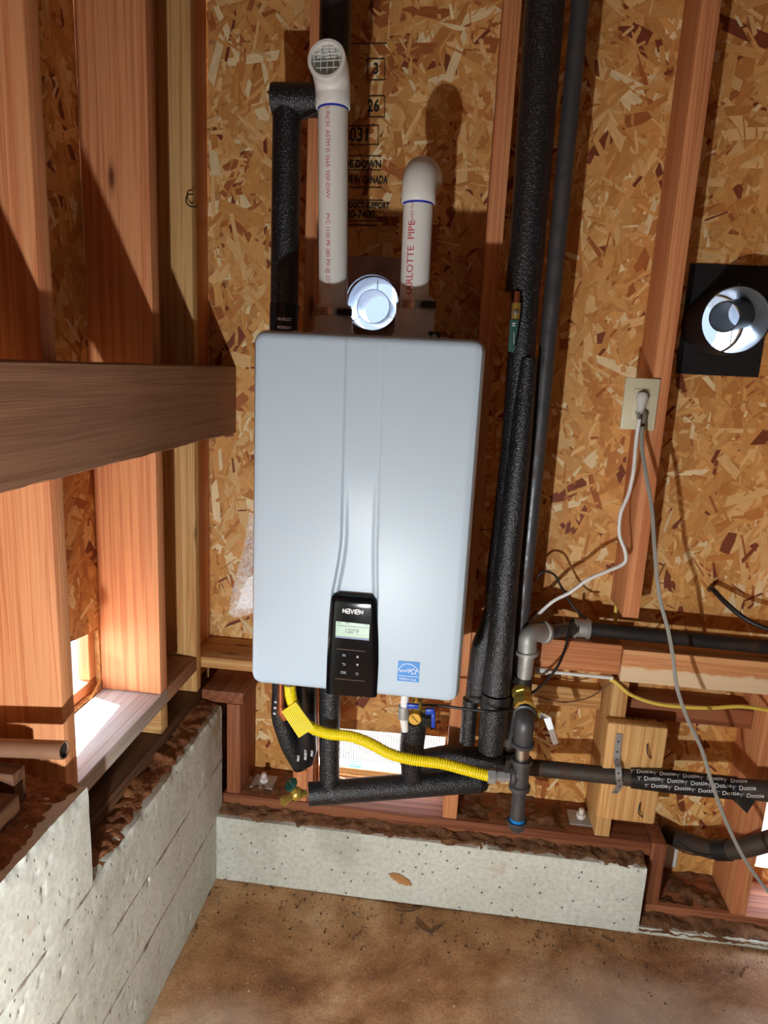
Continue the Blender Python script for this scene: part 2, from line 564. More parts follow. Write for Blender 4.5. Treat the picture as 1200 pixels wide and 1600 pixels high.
def flakes(name, rect, holes, count, fn, parent, seed, ang0=pi/2, spread=0.95):
    """The pressed wood strands on the face of a strand board, each a thin chip of its own."""
    rg = random.Random(seed)
    cols = [c for c, w in FLAKE]
    ws = [w for c, w in FLAKE]
    b = MB()
    b.uv, b.col = [], []
    u0, u1, v0, v1 = rect
    made = 0
    while made < count:
        made += 1
        cx, cy = rg.uniform(u0, u1), rg.uniform(v0, v1)
        a = ang0+rg.gauss(0, spread)
        if made > count*0.80 or rg.random() < 0.12:
            L, W = rg.uniform(0.012, 0.06), rg.uniform(0.003, 0.011)
        else:
            L, W = rg.uniform(0.045, 0.16), rg.uniform(0.007, 0.032)
        e = [rg.uniform(-0.12, 0.12)*L for _ in range(4)]
        w2 = W*rg.uniform(0.55, 1.0)
        pts = [(-L/2+e[0], -W/2), (L*0.1, -W/2*rg.uniform(0.85, 1.15)), (L/2+e[1], -w2/2), (L/2+e[2], w2/2), (-L*0.1, W/2*rg.uniform(0.85, 1.15)), (-L/2+e[3], W/2)]
        q = [(cx+x*cos(a)-y*sin(a), cy+x*sin(a)+y*cos(a)) for x, y in pts]
        if any(x < u0 or x > u1 or y < v0 or y > v1 for x, y in q): continue
        if any(inside(p, h) for h in holes for p in q+[(cx, cy)]): continue
        h = 0.0002+0.0007*(made/count)
        tl = rg.uniform(-1, 1)*0.0002
        c = rg.choices(cols, ws)[0]
        k = rg.uniform(0.90, 1.08)
        n = len(b.v)
        b.v += [fn(x, y, -h-tl*pts[i][0]/L) for i, (x, y) in enumerate(q)]
        b.f.append(tuple(range(n, n+6)))
        o1, o2 = rg.uniform(0, 50), rg.uniform(0, 50)
        b.uv += [(o1+x, o2+y) for x, y in pts]
        b.col += [(c[0]*k, c[1]*k, c[2]*k, 1)]*6
    return tag(b.build(name, M_OSB, parent), kind='stuff')


def lumber(name, parent, x0, x1, y0, y1, z0, z1, fam, bev=0.0025):
    d = (x1-x0, y1-y0, z1-z0)
    return MB().box(x0, x1, y0, y1, z0, z1, bev, 2).build(name, fam['xyz'[d.index(max(d))]], parent, smooth=40)


# ---- back wall
wb = empty('wall_back', (0.5, 0.07, 0.19), 'back wall of open studs and strand board behind the white heater', 'wall', kind='structure')
HOLES_B = [[(0.236, 0.23), (0.597, 0.23), (0.597, 0.384), (0.236, 0.376)],
           circle(0.338, 1.545, 0.064), circle(1.153, 1.527, 0.066),
           [(1.45, 0.09), (1.75, 0.09), (1.75, 0.42), (1.45, 0.42)]]
fb = lambda u, v, h: Vector((u, 0.14+h, v))
sheet('sheathing', (-0.22, XR, -0.04, TOP), HOLES_B, 0.012, fb, M_OSBB, wb)
flakes('wood_strands', (-0.09, 1.85, 0.02, 2.3), HOLES_B, 19000, fb, wb, 3)
for x in (0.195, 0.602):
    lumber('stud', wb, x, x+0.038, 0, 0.139, 0.23, TOP, FIR)
lumber('stud', wb, -0.124, -0.086, 0, 0.139, 0.535, TOP, FIR)
lumber('stud', wb, 0.996, 1.034, 0, 0.139, 0.83, TOP, FIR)
lumber('stud', wb, 1.362, 1.400, 0, 0.139, 0.047, 0.66, FIR)
lumber('stud', wb, 1.405, 1.443, 0, 0.139, 0.76, TOP, FIR)
for x in (1.80, 2.20, 2.60):
    lumber('stud', wb, x, x+0.038, 0, 0.139, 0.047, TOP, FIR)
lumber('cripple_stud', wb, 0.996, 1.034, 0, 0.139, 0.23, 0.664, YEL)
lumber('corner_post', wb, 0.011, 0.049, 0, 0.139, 0.23, 0.496, RED)
lumber('step_post', wb, 1.142, 1.180, 0, 0.139, 0.047, 0.228, RED)
lumber('bottom_plate', wb, 0.0, 1.141, 0, 0.139, 0.190, 0.228, RED)
lumber('bottom_plate', wb, 1.142, XR, 0, 0.139, 0.008, 0.046, RED)
lumber('step_plate', wb, -0.058, 0.056, 0, 0.139, 0.497, 0.531, RED)
lumber('nailer', wb, -0.084, 0.194, 0, 0.139, 0.594, 0.624, YEL)
lumber('header_block', wb, 0.641, 1.006, 0.002, 0.10, 0.680, 0.757, FIR)
lumber('header_block', wb, 1.009, 1.80, 0, 0.10, 0.664, 0.748, WASH)
lumber('backing_strip', wb, 0.641, 0.995, 0.095, 0.139, 0.535, 0.590, YEL)
lumber('backing_strip', wb, 1.035, 1.36, 0.06, 0.139, 0.540, 0.592, RED)
lumber('hanger_block', wb, 0.985, 1.128, -0.036, -0.001, 0.305, 0.570, YEL, 0.006)
lumber('top_plate', wb, -0.2, XR, 0, 0.139, TOP-0.04, TOP-0.001, FIR)
for px, py in ((413, 1236), (905, 1290)):                   # anchor bolts through the sill
    c = P(px, py, 0.07)
    c.z = 0.228
    w = MB().box(c.x-0.032, c.x+0.032, 0.035, 0.095, 0.2285, 0.233, 0.001).build('anchor_washer', M_MALL, wb)
    MB().lathe([(0, 0), (0, 0.012), (0.012, 0.012), (0.0125, 0.007), (0.026, 0.007), (0.027, 0)], (c.x, 0.065, 0.233), (0, 0, 1), 6).build('anchor_bolt', M_PVCG, w)
# vent opening framing and screen low on the back wall
MB().box(0.236, 0.597, 0.1525, 0.160, 0.226, 0.246, 0.001).build('vent_trim', YEL['x'], wb)


def screen(name, u0, u1, v0, v1, pitch, r, fn, parent):
    b = MB()
    k = int((u1-u0)/pitch)
    for i in range(k+1):
        u = u0+(u1-u0)*i/k
        b.tube([fn(u, v0, 0), fn(u, v1, 0)], r, 4, False)
    k = int((v1-v0)/pitch)
    for i in range(k+1):
        v = v0+(v1-v0)*i/k
        b.tube([fn(u0, v, 0.0006), fn(u1, v, 0.0006)], r, 4, False)
    return tag(b.build(name, M_GALV, parent, fixn=False), kind='stuff')


screen('vent_screen', 0.238, 0.595, 0.246, 0.38, 0.0075, 0.0008, lambda u, v, h: Vector((u, 0.156+h, v)), wb)

# ---- left wall
wl = empty('wall_left', (-0.13, -0.6, 0.5), 'left wall of open studs and strand board above the concrete', 'wall', kind='structure')
HOLES_L = [[(-0.578, 0.640), (-0.245, 0.640), (-0.245, 0.783), (-0.578, 0.832)]]
fl = lambda u, v, h: Vector((-0.20-h, u, v))
sheet('sheathing', (YF, 0.139, -0.04, TOP), HOLES_L, 0.012, fl, M_OSBB, wl)
flakes('wood_strands', (-1.1, 0.13, 0.54, 2.2), HOLES_L, 5200, fl, wl, 5)
lumber('stud', wl, -0.199, -0.058, -0.616, -0.580, 0.538, TOP, FIR)
lumber('stud', wl, -0.199, -0.058, -0.243, -0.207, 0.638, TOP, FIR)
lumber('stud', wl, -0.199, -0.058, -0.032, -0.001, 0.538, TOP, YEL)
lumber('stud', wl, -0.199, -0.058, -1.020, -0.982, 0.722, TOP, FIR)
for y in (-1.42, -1.83, -2.24, -2.65):
    lumber('stud', wl, -0.199, -0.058, y, y+0.038, 0.722, TOP, FIR)
lumber('cripple_stud', wl, -0.199, -0.0585, -0.243, -0.207, 0.538, 0.599, YEL)
lumber('window_sill', wl, -0.199, -0.0575, -0.579, -0.207, 0.600, 0.637, DUSTY_SKYLIT)
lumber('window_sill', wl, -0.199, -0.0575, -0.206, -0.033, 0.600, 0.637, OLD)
lumber('bottom_plate', wl, -0.199, -0.059, -0.66, -0.001, 0.499, 0.537, DIRTY)
lumber('bottom_plate', wl, -0.199, -0.059, YF+0.01, -0.735, 0.684, 0.721, DIRTY)
lumber('plate_end_block', wl, -0.19, -0.075, -0.725, -0.695, 0.684, 0.745, DIRTY)
lumber('vent_trim', wl, -0.240, -0.2125, -0.60, -0.22, 0.600, 0.667, FIR)
lumber('vent_jamb', wl, -0.240, -0.2125, -0.268, -0.22, 0.668, 0.86, FIR)
lumber('top_plate', wl, -0.199, -0.058, YF, -0.001, TOP-0.04, TOP-0.001, FIR)
screen('vent_screen', -0.575, -0.29, 0.668, 0.80, 0.0075, 0.0007, lambda u, v, h: Vector((-0.226-h, u, v)), wl)

# ---- rest of the enclosure
tag(MB().box(-0.25, XR, YF, 0.2, TOP, TOP+0.05).build('ceiling', M_DARKW), 'grey weathered board ceiling above the studs', 'ceiling', kind='structure')
tag(MB().box(XR, XR+0.05, YF, 0.2, -0.04, TOP).build('wall_right', M_DARKW), 'grey board wall on the right side of the room', 'wall', kind='structure')
tag(MB().box(-0.25, XR+0.05, YF-0.05, YF, -0.04, TOP).build('wall_front', M_DARKW), 'grey board wall behind the camera', 'wall', kind='structure')


def fnoise(x, y, z, sc):
    return noise.noise(Vector((x*sc, y*sc, z*sc)))


def floor_fn(u, v):
    x, y = -0.25+u*(XR+0.25), YF+v*(0.14-YF)
    return Vector((x, y, 0.004*fnoise(x, y, 0, 3)+0.002*fnoise(x, y, 4, 14)-0.003))


tag(MB().grid(170, 180, floor_fn).build('floor', M_FLOOR, smooth=60), 'stained brown concrete floor with dirt and pale patches', 'floor', kind='structure')


# ---- concrete foundation
def foundation(name, length, top, fn, seed, label, ragged=0.008, soil=None, npit=0, seams=(), base=0.0):
    """Poured stem wall; fn(a, out, z): a along it, out = towards the room. Front face, broken top edge and top."""
    root = empty(name, fn(length/2, -0.05, base), label, 'foundation', kind='structure')
    st = 0.006
    na = max(4, int(length/st))
    nz = max(2, int((top-base)/st))
    prof = [(0, base+(top-base)*i/nz) for i in range(nz+1)]+[(-0.02*i, top) for i in range(1, 11)]
    np_ = len(prof)
    dis = [[0.0018*fnoise(length*i/na, z, seed, 7)+0.0009*fnoise(length*i/na, z, seed, 34) for o, z in prof] for i in range(na+1)]
    rg = random.Random(int(seed*10))
    for _ in range(npit):                             # air holes left in the pour
        a, z = rg.uniform(0, length), rg.uniform(base, top-0.02)
        ra, rz, dp = rg.uniform(0.003, 0.005), rg.uniform(0.003, 0.007), rg.uniform(0.003, 0.007)
        for i in range(max(0, int((a-ra)/length*na)), min(na, int((a+ra)/length*na)+1)+1):
            for j in range(max(0, int((z-base-rz)/(top-base)*nz)), min(nz, int((z-base+rz)/(top-base)*nz)+1)+1):
                q = ((length*i/na-a)/ra)**2+((prof[j][1]-z)/rz)**2
                if q < 1: dis[i][j] -= dp*(1-q*q)
    vs = []
    for i in range(na+1):
        a = length*i/na
        edge = ragged*(0.5+0.9*fnoise(a, seed, 0, 22)+0.5*fnoise(a, seed, 3, 70))
        for j, (o, z) in enumerate(prof):
            d = dis[i][j]
            if o == 0 and z > top-0.03:
                t = (z-(top-0.03))/0.03
                d -= edge*t*t*0.8
                z -= edge*0.7*t
            elif o < 0:
                z += 0.004*fnoise(a, o, seed, 20)-0.003
            vs.append(fn(a, o+d if o == 0 else o, z))
    fs = [(i*np_+j, (i+1)*np_+j, (i+1)*np_+j+1, i*np_+j+1) for i in range(na) for j in range(np_-1)]
    b = MB().add(vs, fs)
    k = len(b.v)
    b.v += [fn(0, -0.2, base), fn(length, -0.2, base)]
    b.f.append(tuple(range(np_))+(k,))
    b.f.append(tuple(na*np_+j for j in range(np_-1, -1, -1))+(k+1,))
    b.build('concrete', M_CONC, root, smooth=50)
    for zs in seams:                                  # rough fins where the form boards met
        n = int(length/0.01)
        pts = [fn(length*i/n, -0.0015, zs+0.004*fnoise(length*i/n, zs, seed, 5)) for i in range(n+1)]
        rs = [max(0.0007, 0.0028+0.0032*fnoise(length*i/n, zs, seed, 35)) for i in range(n+1)]
        MB().tube(pts, rs, 6).build('form_seam', M_SEAM, root, smooth=30)
    if soil:
        o0, o1, hgt, mt = soil
        ns = int(length/0.006)

        def sf(u, v):
            a = length*u
            o = o0+(o1-o0)*v+(0.004*fnoise(a, seed, 1, 26) if v > 0.8 else 0)
            z = top-0.002+hgt*(1-v)*(0.7+0.6*fnoise(a, o, seed, 16))+0.006*fnoise(a, o, seed, 50)+0.004*fnoise(a, o, seed, 120)*(1-v*0.3)-0.006*max(0, v-0.75)*4
            return fn(a, o, z)
        tag(MB().grid(ns, 14, sf).build('loose_soil', mt, root, smooth=35), kind='stuff')
    return root


foundation('wall_foundation_left', 2.60, 0.496, lambda a, o, z: Vector((o, -2.605+a, z)), 1.3,
           'tall grey poured concrete stem wall running along the left side to the corner', 0.009, (-0.062, -0.007, 0.016, M_SOILR), 240, (0.335, 0.185))
foundation('wall_foundation_step', 1.957, 0.683, lambda a, o, z: Vector((o+0.001, -2.605+a, z)), 5.1,
           'higher stepped block of grey concrete at the lower left edge', 0.009, (-0.11, -0.007, 0.012, M_SOILR), 80, (0.490,), 0.488)
cb = foundation('wall_foundation_back', 1.121, 0.192, lambda a, o, z: Vector((a, -0.052-o, z)), 9.4,
                'low pale concrete curb under the heater along the back wall', 0.010, (-0.054, -0.006, 0.014, M_SOIL), 40)
foundation('wall_foundation_low', 1.75, 0.018, lambda a, o, z: Vector((1.122+a, -0.050-o, z)), 12.4,
           'very low dirt covered concrete edge on the right of the curb', 0.004, (-0.054, 0.004, 0.012, M_SOIL))
rg = random.Random(8)
c0 = P(626, 1374, -0.0545)
vs = [c0]+[c0+Vector(((0.030+0.010*fnoise(cos(t), sin(t), 3, 3)+rg.uniform(-0.003, 0.003))*cos(t), -0.0008, (0.013+rg.uniform(-0.003, 0.003))*sin(t)-0.010*cos(t))) for t in [2*pi*k/40 for k in range(40)]]
MB().add(vs, [(0, k+1, (k+1) % 40+1) for k in range(40)]).build('rust_stain', M_RUSTST, cb, fixn=False)

# soil drifted onto the sill plates
b = MB()
b.grid(90, 24, lambda u, v: Vector((0.64+0.34*u, 0.01+0.125*v, 0.2275+max(0.0, 0.012*fnoise(u*0.34, v*0.13, 2, 14)+0.008*fnoise(u*0.34, v*0.13, 5, 45)+0.002))))
tag(b.build('sill_soil', M_SOIL, wb, smooth=35), kind='stuff')
b = MB()
b.grid(90, 24, lambda u, v: Vector((1.182+0.178*u, 0.01+0.125*v, 0.0455+max(0.0, 0.012*fnoise(u*0.178, v*0.13, 7, 16)+0.008*fnoise(u*0.178, v*0.13, 5, 45)+0.003))))
tag(b.build('sill_soil', M_SOIL, wb, smooth=35), kind='stuff')
b = MB()
b.grid(60, 24, lambda u, v: Vector((0.05+0.145*u, 0.01+0.125*v, 0.2275+max(0.0, 0.010*fnoise(u*0.178, v*0.13, 9, 16)+0.006*fnoise(u*0.178, v*0.13, 5, 45)))))
tag(b.build('sill_soil', M_SOIL, wb, smooth=35), kind='stuff')


def bits(name, n, seed, region, mat, s0, s1, label):
    rg = random.Random(seed)
    b = MB()
    for _ in range(n):
        x, y, z = region(rg)
        s = rg.uniform(s0, s1)
        ax = [Vector((rg.gauss(0, 1), rg.gauss(0, 1), rg.gauss(0, 0.4))).normalized()*s*rg.uniform(0.4, 1.2) for _ in range(3)]
        c = Vector((x, y, z+s*0.25))
        b.add([c+ax[0], c-ax[0], c+ax[1], c-ax[1], c+ax[2], c-ax[2]],
              [(0, 2, 4), (2, 1, 4), (1, 3, 4), (3, 0, 4), (2, 0, 5), (1, 2, 5), (3, 1, 5), (0, 3, 5)])
    return tag(b.build(name, mat), label, 'debris', kind='stuff')


bits('pale_grit', 900, 4, lambda r: (r.uniform(0, 1.9), -0.06-abs(r.gauss(0, 0.35)), 0.001), M_BITS, 0.0008, 0.0026, 'pale grit and splinters scattered over the brown floor')
bits('dark_crumbs', 700, 5, lambda r: (r.uniform(0, 1.9), -0.055-abs(r.gauss(0, 0.08)), 0.001), M_DBITS, 0.0010, 0.0045, 'dark soil crumbs scattered on the floor along the curb')


def floor_pt(px, py, z=0.003):
    d = _f*FPX + _r*(px-600) - _u*(py-800)
    return CAM + d*((z-CAM.z)/d.z)


for i, pts in enumerate([[(617, 1421), (640, 1424), (658, 1418)], [(650, 1440), (668, 1455), (690, 1447)], [(670, 1455), (676, 1462)], [(940, 1462), (960, 1472)]]):
    tag(MB().tube(cr([floor_pt(x, y) for x, y in pts], 4), 0.0022, 5).build('dry_twig', M_DBITS),
        ['thin dark dry twig on the floor touching the curb', 'short bent dark twig lying on the floor in front of the curb',
         'tiny dark twig crossing the bent one on the floor', 'dark twig on the floor below the right end of the curb'][i], 'twig')
# outdoors, seen through the vents
tag(MB().box(-6, -0.25, -6, 6, -0.3, -0.25).build('ground_left', M_OUT), 'pale sunlit ground outside the left wall vent', 'ground', kind='structure')
tag(MB().box(-0.25, 6, 0.25, 6, -0.3, -0.25).build('ground_back', M_OUT), 'pale sunlit ground outside the back wall vents', 'ground', kind='structure')
nh = empty('neighbour_house', (0.6, 4.0, -0.25), 'darkened blue-grey siding of a building outside the back wall ducts', 'building')
for k in range(7):
    z = 0.95+k*0.2
    MB().box(-4, 6, 4.0+0.004*(k % 2), 4.1, z, z+0.197, 0.003).build('siding_board', M_SIDING, nh)
MB().box(-4, 6, 4.02, 4.1, -0.25, 0.95).build('base_wall', M_SIDING, nh)
wf = MB().box(-0.42, 0.40, 3.97, 4.02, 1.50, 2.2, 0.004).build('window', M_SIDEW, nh)
MB().box(-0.36, -0.03, 3.965, 3.98, 1.56, 2.14).build('pane', M_SIDING, wf)
MB().box(0.01, 0.34, 3.965, 3.98, 1.56, 2.14).build('pane', M_SIDING, wf)
wf = MB().box(2.20, 3.2, 3.97, 4.02, 1.50, 2.2, 0.004).build('window', M_SIDEW, nh)
MB().box(2.26, 2.68, 3.965, 3.98, 1.56, 2.14).build('pane', M_SIDING, wf)
MB().box(2.72, 3.14, 3.965, 3.98, 1.56, 2.14).build('pane', M_SIDING, wf)


# ------------------------------------------------------------------ the wooden beam on the left
def beam():
    b = MB()
    n = 90
    sec = []
    for i in range(n+1):
        y = -1.55+(0.138+1.55)*i/n
        w = max(0, 0.006+0.012*fnoise(y, 2, 0, 5)+0.006*fnoise(y, 2, 0, 19))*(1 if y < 0.0 else 0.4)
        zt = 1.375+0.0015*fnoise(y, 0, 0, 9)
        sec.append([(-0.0575, y, 1.203), (-0.0575, y, zt-0.003), (-0.0545, y, zt), (-0.016, y, zt), (-0.012, y, zt-0.003),
                    (-0.012, y, 1.30), (-0.012+0.0008*fnoise(y, 3, 1, 20), y, 1.203+0.6*w), (-0.013-0.5*w, y, 1.203+0.25*w), (-0.016-1.2*w, y, 1.202)])
    k = 9
    vs = [Vector(p) for s in sec for p in s]
    fs = [(i*k+j, i*k+(j+1) % k, (i+1)*k+(j+1) % k, (i+1)*k+j) for i in range(n) for j in range(k)]
    fs += [tuple(range(k)), tuple(n*k+j for j in range(k-1, -1, -1))]
    o = b.add(vs, fs).build('wooden_beam', OLD['y'], smooth=40)
    tag(o, 'thick brown wooden beam with a waney lower edge nailed across the left studs', 'beam')


beam()

# ------------------------------------------------------------------ the water heater
HX0, HX1, HZ0, HZ1, HF = 0.179, 0.611, 0.734, 1.447, -0.335
wh = empty('water_heater', ((HX0+HX1)/2, -0.17, HZ0), 'white wall-hung tankless water heater with black control panel', 'water heater')


def smst(a, b, x):
    t = min(1, max(0, (x-a)/(b-a)))
    return t*t*(3-2*t)


PT, PB = P(550, 929, HF), P(549, 1089, HF)        # control panel: top and bottom centre
pcx = lambda z: PT.x+(PB.x-PT.x)*(PT.z-z)/(PT.z-PB.z)
BC = [(P(541, 527, HF).x, P(600, 527, HF).x), (P(533, 840, HF).x, P(590, 840, HF).x), (P(519, 928, HF).x, P(590, 928, HF).x)]
BZ = [P(570, 527, HF).z, P(560, 840, HF).z, P(555, 928, HF).z]


def band(z):                                      # left and right edge of the centre channel at height z
    if z > BZ[1]:
        t = (BZ[0]-z)/(BZ[0]-BZ[1])
        a, c = BC[0], BC[1]
    else:
        t = min(1, (BZ[1]-z)/(BZ[1]-BZ[2]))**1.5
        a, c = BC[1], BC[2]
    return a[0]+(c[0]-a[0])*t, a[1]+(c[1]-a[1])*t


def cover_y(x, z, d):
    y = HF
    R = 0.016
    if d < R:
        y += R-sqrt(max(0, R*R-(R-d)**2))
    l, r = band(z)
    e = 0.0030
    ins = smst(l-e, l+e, x)*(1-smst(r-e, r+e, x))
    dep = 0.0028+0.0045*smst(1.20, BZ[2], z)
    y += dep*ins
    sc = smst(BZ[1]+0.14, BZ[2], z)               # scoop that deepens towards the panel
    l2, r2 = l+0.010, r-0.009
    y += 0.007*sc*smst(l2-0.004, l2+0.004, x)*(1-smst(r2-0.004, r2+0.004, x))
    return y


def cover():
    R = 0.024
    nx, nz = 170, 240
    W, H = HX1-HX0, HZ1-HZ0
    f0, f1 = 0.315-HX0, 0.445-HX0                 # finer columns where the channel edges run
    xs = [HX0+f0*i/24 for i in range(24)]+[HX0+f0+(f1-f0)*i/130 for i in range(130)]+[HX0+f1+(W-f1)*i/24 for i in range(25)]
    nx = len(xs)-1
    zs = [HZ0+H*i/nz for i in range(nz+1)]
    vs = []
    for z in zs:
        for x in xs:
            ax, az = min(x-HX0, HX1-x), min(z-HZ0, HZ1-z)
            X, Z = x, z
            if ax < R and az < R:
                a, c = 1-ax/R, 1-az/R
                A, Cc = a*sqrt(1-c*c/2), c*sqrt(1-a*a/2)
                d = R*(1-sqrt(A*A+Cc*Cc))
                X = (HX0+R-A*R) if x < (HX0+HX1)/2 else (HX1-R+A*R)
                Z = (HZ0+R-Cc*R) if z < (HZ0+HZ1)/2 else (HZ1-R+Cc*R)
            else:
                d = min(ax, az)
            vs.append(Vector((X, cover_y(X, Z, d), Z)))
    n1 = nx+1
    fs = [(j*n1+i, j*n1+i+1, (j+1)*n1+i+1, (j+1)*n1+i) for j in range(nz) for i in range(nx)]
    loop = [i for i in range(n1)]+[j*n1+nx for j in range(1, nz+1)]+[nz*n1+i for i in range(nx-1, -1, -1)]+[j*n1 for j in range(nz-1, 0, -1)]
    b = MB().add(vs, fs)
    k = len(b.v)
    b.v += [Vector((b.v[i].x, -0.078, b.v[i].z)) for i in loop]
    L = len(loop)
    b.f += [(loop[i], loop[(i+1) % L], k+(i+1) % L, k+i) for i in range(L)]
    b.f.append(tuple(k+i for i in range(L)))
    return b.build('front_cover', M_WHITE, wh, smooth=28)


fc = cover()
MB().box(HX0+0.03, HX1-0.03, -0.077, -0.002, HZ0+0.02, HZ1-0.02, 0.002).build('mounting_bracket', M_GALV, wh)

# control panel: dark glossy shield standing a little proud of the cover
def panel():
    rows = [(929, 524, 579, 0.0), (930, 521, 583, 0.0026), (932, 518.5, 586, 0.0040), (935, 517.3, 588, 0.0047), (939, 516.6, 589, 0.0050), (945, 516, 589.5, 0.0050), (958, 515, 590, 0.0050),
            (970, 514, 590.5, 0.0050), (1000, 512.5, 591.5, 0.0050), (1030, 511, 591.5, 0.0050), (1060, 510, 590, 0.0050), (1082, 509.5, 588.5, 0.0050)]
    vs, fs = [], []
    n = 17
    K = len(rows)
    ol = []
    for r, (py, a, c, out) in enumerate(rows):
        A, C = P(a, py, HF), P(c, py+0.08*(c-a), HF)
        for i in range(n):
            u = i/(n-1)
            e = min(1, 16*min(u, 1-u))
            vs.append(Vector((A.x+(C.x-A.x)*u, HF-0.001-out*(1-(1-e)**2)-0.0012*(1-(2*u-1)**2)*min(1, r/4), A.z+(C.z-A.z)*u)))
    fs = [(j*n+i, j*n+i+1, (j+1)*n+i+1, (j+1)*n+i) for j in range(K-1) for i in range(n-1)]
    loop = list(range(n))+[j*n+n-1 for j in range(1, K)]+[(K-1)*n+i for i in range(n-2, -1, -1)]+[j*n for j in range(K-2, 0, -1)]
    b = MB().add(vs, fs)
    k = len(vs)
    b.v += [Vector((vs[i].x, HF+0.012, vs[i].z)) for i in loop]
    L = len(loop)
    b.f += [(loop[i], k+i, k+(i+1) % L, loop[(i+1) % L]) for i in range(L)]
    return b.build('control_panel', M_BLACKG, wh, smooth=50)


cp = panel()
YP = HF-0.0082                                    # plane just in front of the panel face


def on_panel(px, py, y=YP):
    o = P(px, py, y)
    return lambda u, v: Vector((o.x+u, y, o.z+v))


def quad_px(corners, y, th=0.0006):
    q = [P(x, yy, y) for x, yy in corners]
    r = [Vector((p.x, p.y+th, p.z)) for p in q]
    return MB().add(q+r, [(0, 1, 2, 3), (7, 6, 5, 4), (0, 4, 5, 1), (1, 5, 6, 2), (2, 6, 7, 3), (3, 7, 4, 0)])


dsp = quad_px([(525.0, 970.5), (577.5, 976), (576.5, 1001), (524.0, 996)], YP).build('display', M_LCD, cp)
quad_px([(524.2, 994), (576.7, 998.6), (576.5, 1001), (524.0, 996)], YP-0.0008, 0.0003).build('display_status_bar', M_LCDB, cp)
text('display_digits', '120°F', 0.0125, on_panel(538, 986, YP-0.0008), M_LCDD, cp, bold=0.0002)
q = MB()
for a, c in (((527, 977.2), (558, 980)), ((559, 980.2), (576, 982))):
    A, C = P(*a, YP-0.0009), P(*c, YP-0.0009)
    q.tube([A, C], 0.0003, 4)
for x, y in ((528, 973.5), (531, 974), (542, 974), (544, 974.5), (571, 977.5), (574, 978)):
    A = P(x, y, YP-0.0009)
    q.box(A.x-0.001, A.x+0.001, A.y-0.0002, A.y, A.z-0.001, A.z+0.001)
q.build('display_icons', M_LCDD, cp)


# maker's name in block strokes
def strokes(name, glyphs, w, h, sp, lw, fn, mat, parent):
    b = MB()
    x = 0
    for g in glyphs:
        gw = g[0]
        for pl in g[1:]:
            b.ribbon([(x+p[0]*w, p[1]*h) for p in pl], lw, fn)
        x += gw*w+sp
    return b.build(name, mat, parent, fixn=False)


GN = (1.0, [(0, 0), (0, 1)], [(0, 1), (1, 0)], [(1, 0), (1, 1)])
GA = (0.9, [(0, 1), (0.9, 1), (0.9, 0), (0, 0), (0, 0.5), (0.9, 0.5)])
GV = (1.0, [(0, 1), (0.5, 0), (1, 1)])
GI = (0.12, [(0.06, 0), (0.06, 1)])
GE = (0.9, [(0.9, 0), (0, 0), (0, 1), (0.9, 1), (0.9, 0.5), (0, 0.5)])
strokes('maker_name', [GN, GA, GV, GI, GE, GN], 0.0058, 0.0088, 0.0022, 0.0019, on_panel(535.8, 957.5), M_PRINT, cp)

# touch keys
kp = quad_px([(526, 1013.5), (571.5, 1018), (570, 1064.5), (523.5, 1060)], YP+0.0015, 0.002).build('keypad', M_BLACK, cp)
for a, c in (((526, 1013.5), (571.5, 1018)), ((523.5, 1060), (570, 1064.5))):
    MB().tube([P(*a, YP+0.0008), P(*c, YP+0.0008)], 0.0006, 6).build('keypad_trim', M_STEEL, cp)
YK = YP+0.0005
text('key_letter', 'M', 0.0085, on_panel(537.5, 1024.5, YK), M_KEYS, cp, 'CENTER')
text('key_letter', 'OK', 0.0085, on_panel(536.5, 1051, YK), M_KEYS, cp, 'CENTER')
for px, py, s in ((558.8, 1026, 1), (558.4, 1039.5, -1)):
    f_ = on_panel(px, py, YK)
    MB().add([f_(-0.0028, -0.0026*s), f_(0.0028, -0.0026*s), f_(0, 0.0026*s)], [(0, 1, 2)]).build('key_arrow', M_KEYS, cp, fixn=False)
f_ = on_panel(537, 1038, YK)
MB().ribbon([(-0.003, 0.0015), (0.0015, 0.0015)]+arc((0.0015, -0.0004), 0.0019, pi/2, -pi/2, 6)+[(-0.0015, -0.0023)], 0.0007, f_).ribbon([(-0.0015, 0.003), (-0.0032, 0.0015), (-0.0015, 0.0)], 0.0007, f_).build('key_symbol', M_KEYS, cp, fixn=False)
f_ = on_panel(557.8, 1053, YK)
MB().ribbon(arc((0, 0), 0.0027, pi*0.68, pi*2.32, 14), 0.0006, f_).ribbon([(0, 0.0005), (0, 0.0035)], 0.0006, f_).build('key_symbol', M_KEYS, cp, fixn=False)

# blue efficiency sticker
YS = HF-0.0012
st = quad_px([(622.4, 1032.8), (655.9, 1035.2), (654.0, 1066.4), (620.3, 1063.4)], YS, 0.001).build('efficiency_sticker', M_SKY, wh)
o_ = P(638.2, 1049.5, YS-0.0004)
f_ = lambda u, v: Vector((o_.x+u-0.06*v, o_.y, o_.z+v))
w_ = MB()
w_.ribbon(arc((0, -0.004), 0.0205, pi*0.06, pi*0.94, 16), 0.0011, f_)
w_.ribbon([(-0.0205, -0.0102), (0.0205, -0.0102)], 0.0010, f_)
star = []
for i in range(11):
    a = pi/2+0.1+i*pi/5
    r_ = 0.0076 if i % 2 == 0 else 0.0034
    star.append((0.0105+r_*cos(a), 0.001+r_*sin(a)))
w_.ribbon(star, 0.0010, f_)
scr = []
for i in range(60):                               # handwritten word as one running line
    t = i/59
    scr.append((-0.0185+0.023*t-0.0016*cos(t*pi*11), -0.0005+0.0025*t+0.0022*sin(t*pi*11)*(1.0 if t < 0.75 else 1.9)))
w_.ribbon(scr, 0.0008, f_)
w_.build('sticker_mark', M_PRINT, st, fixn=False)
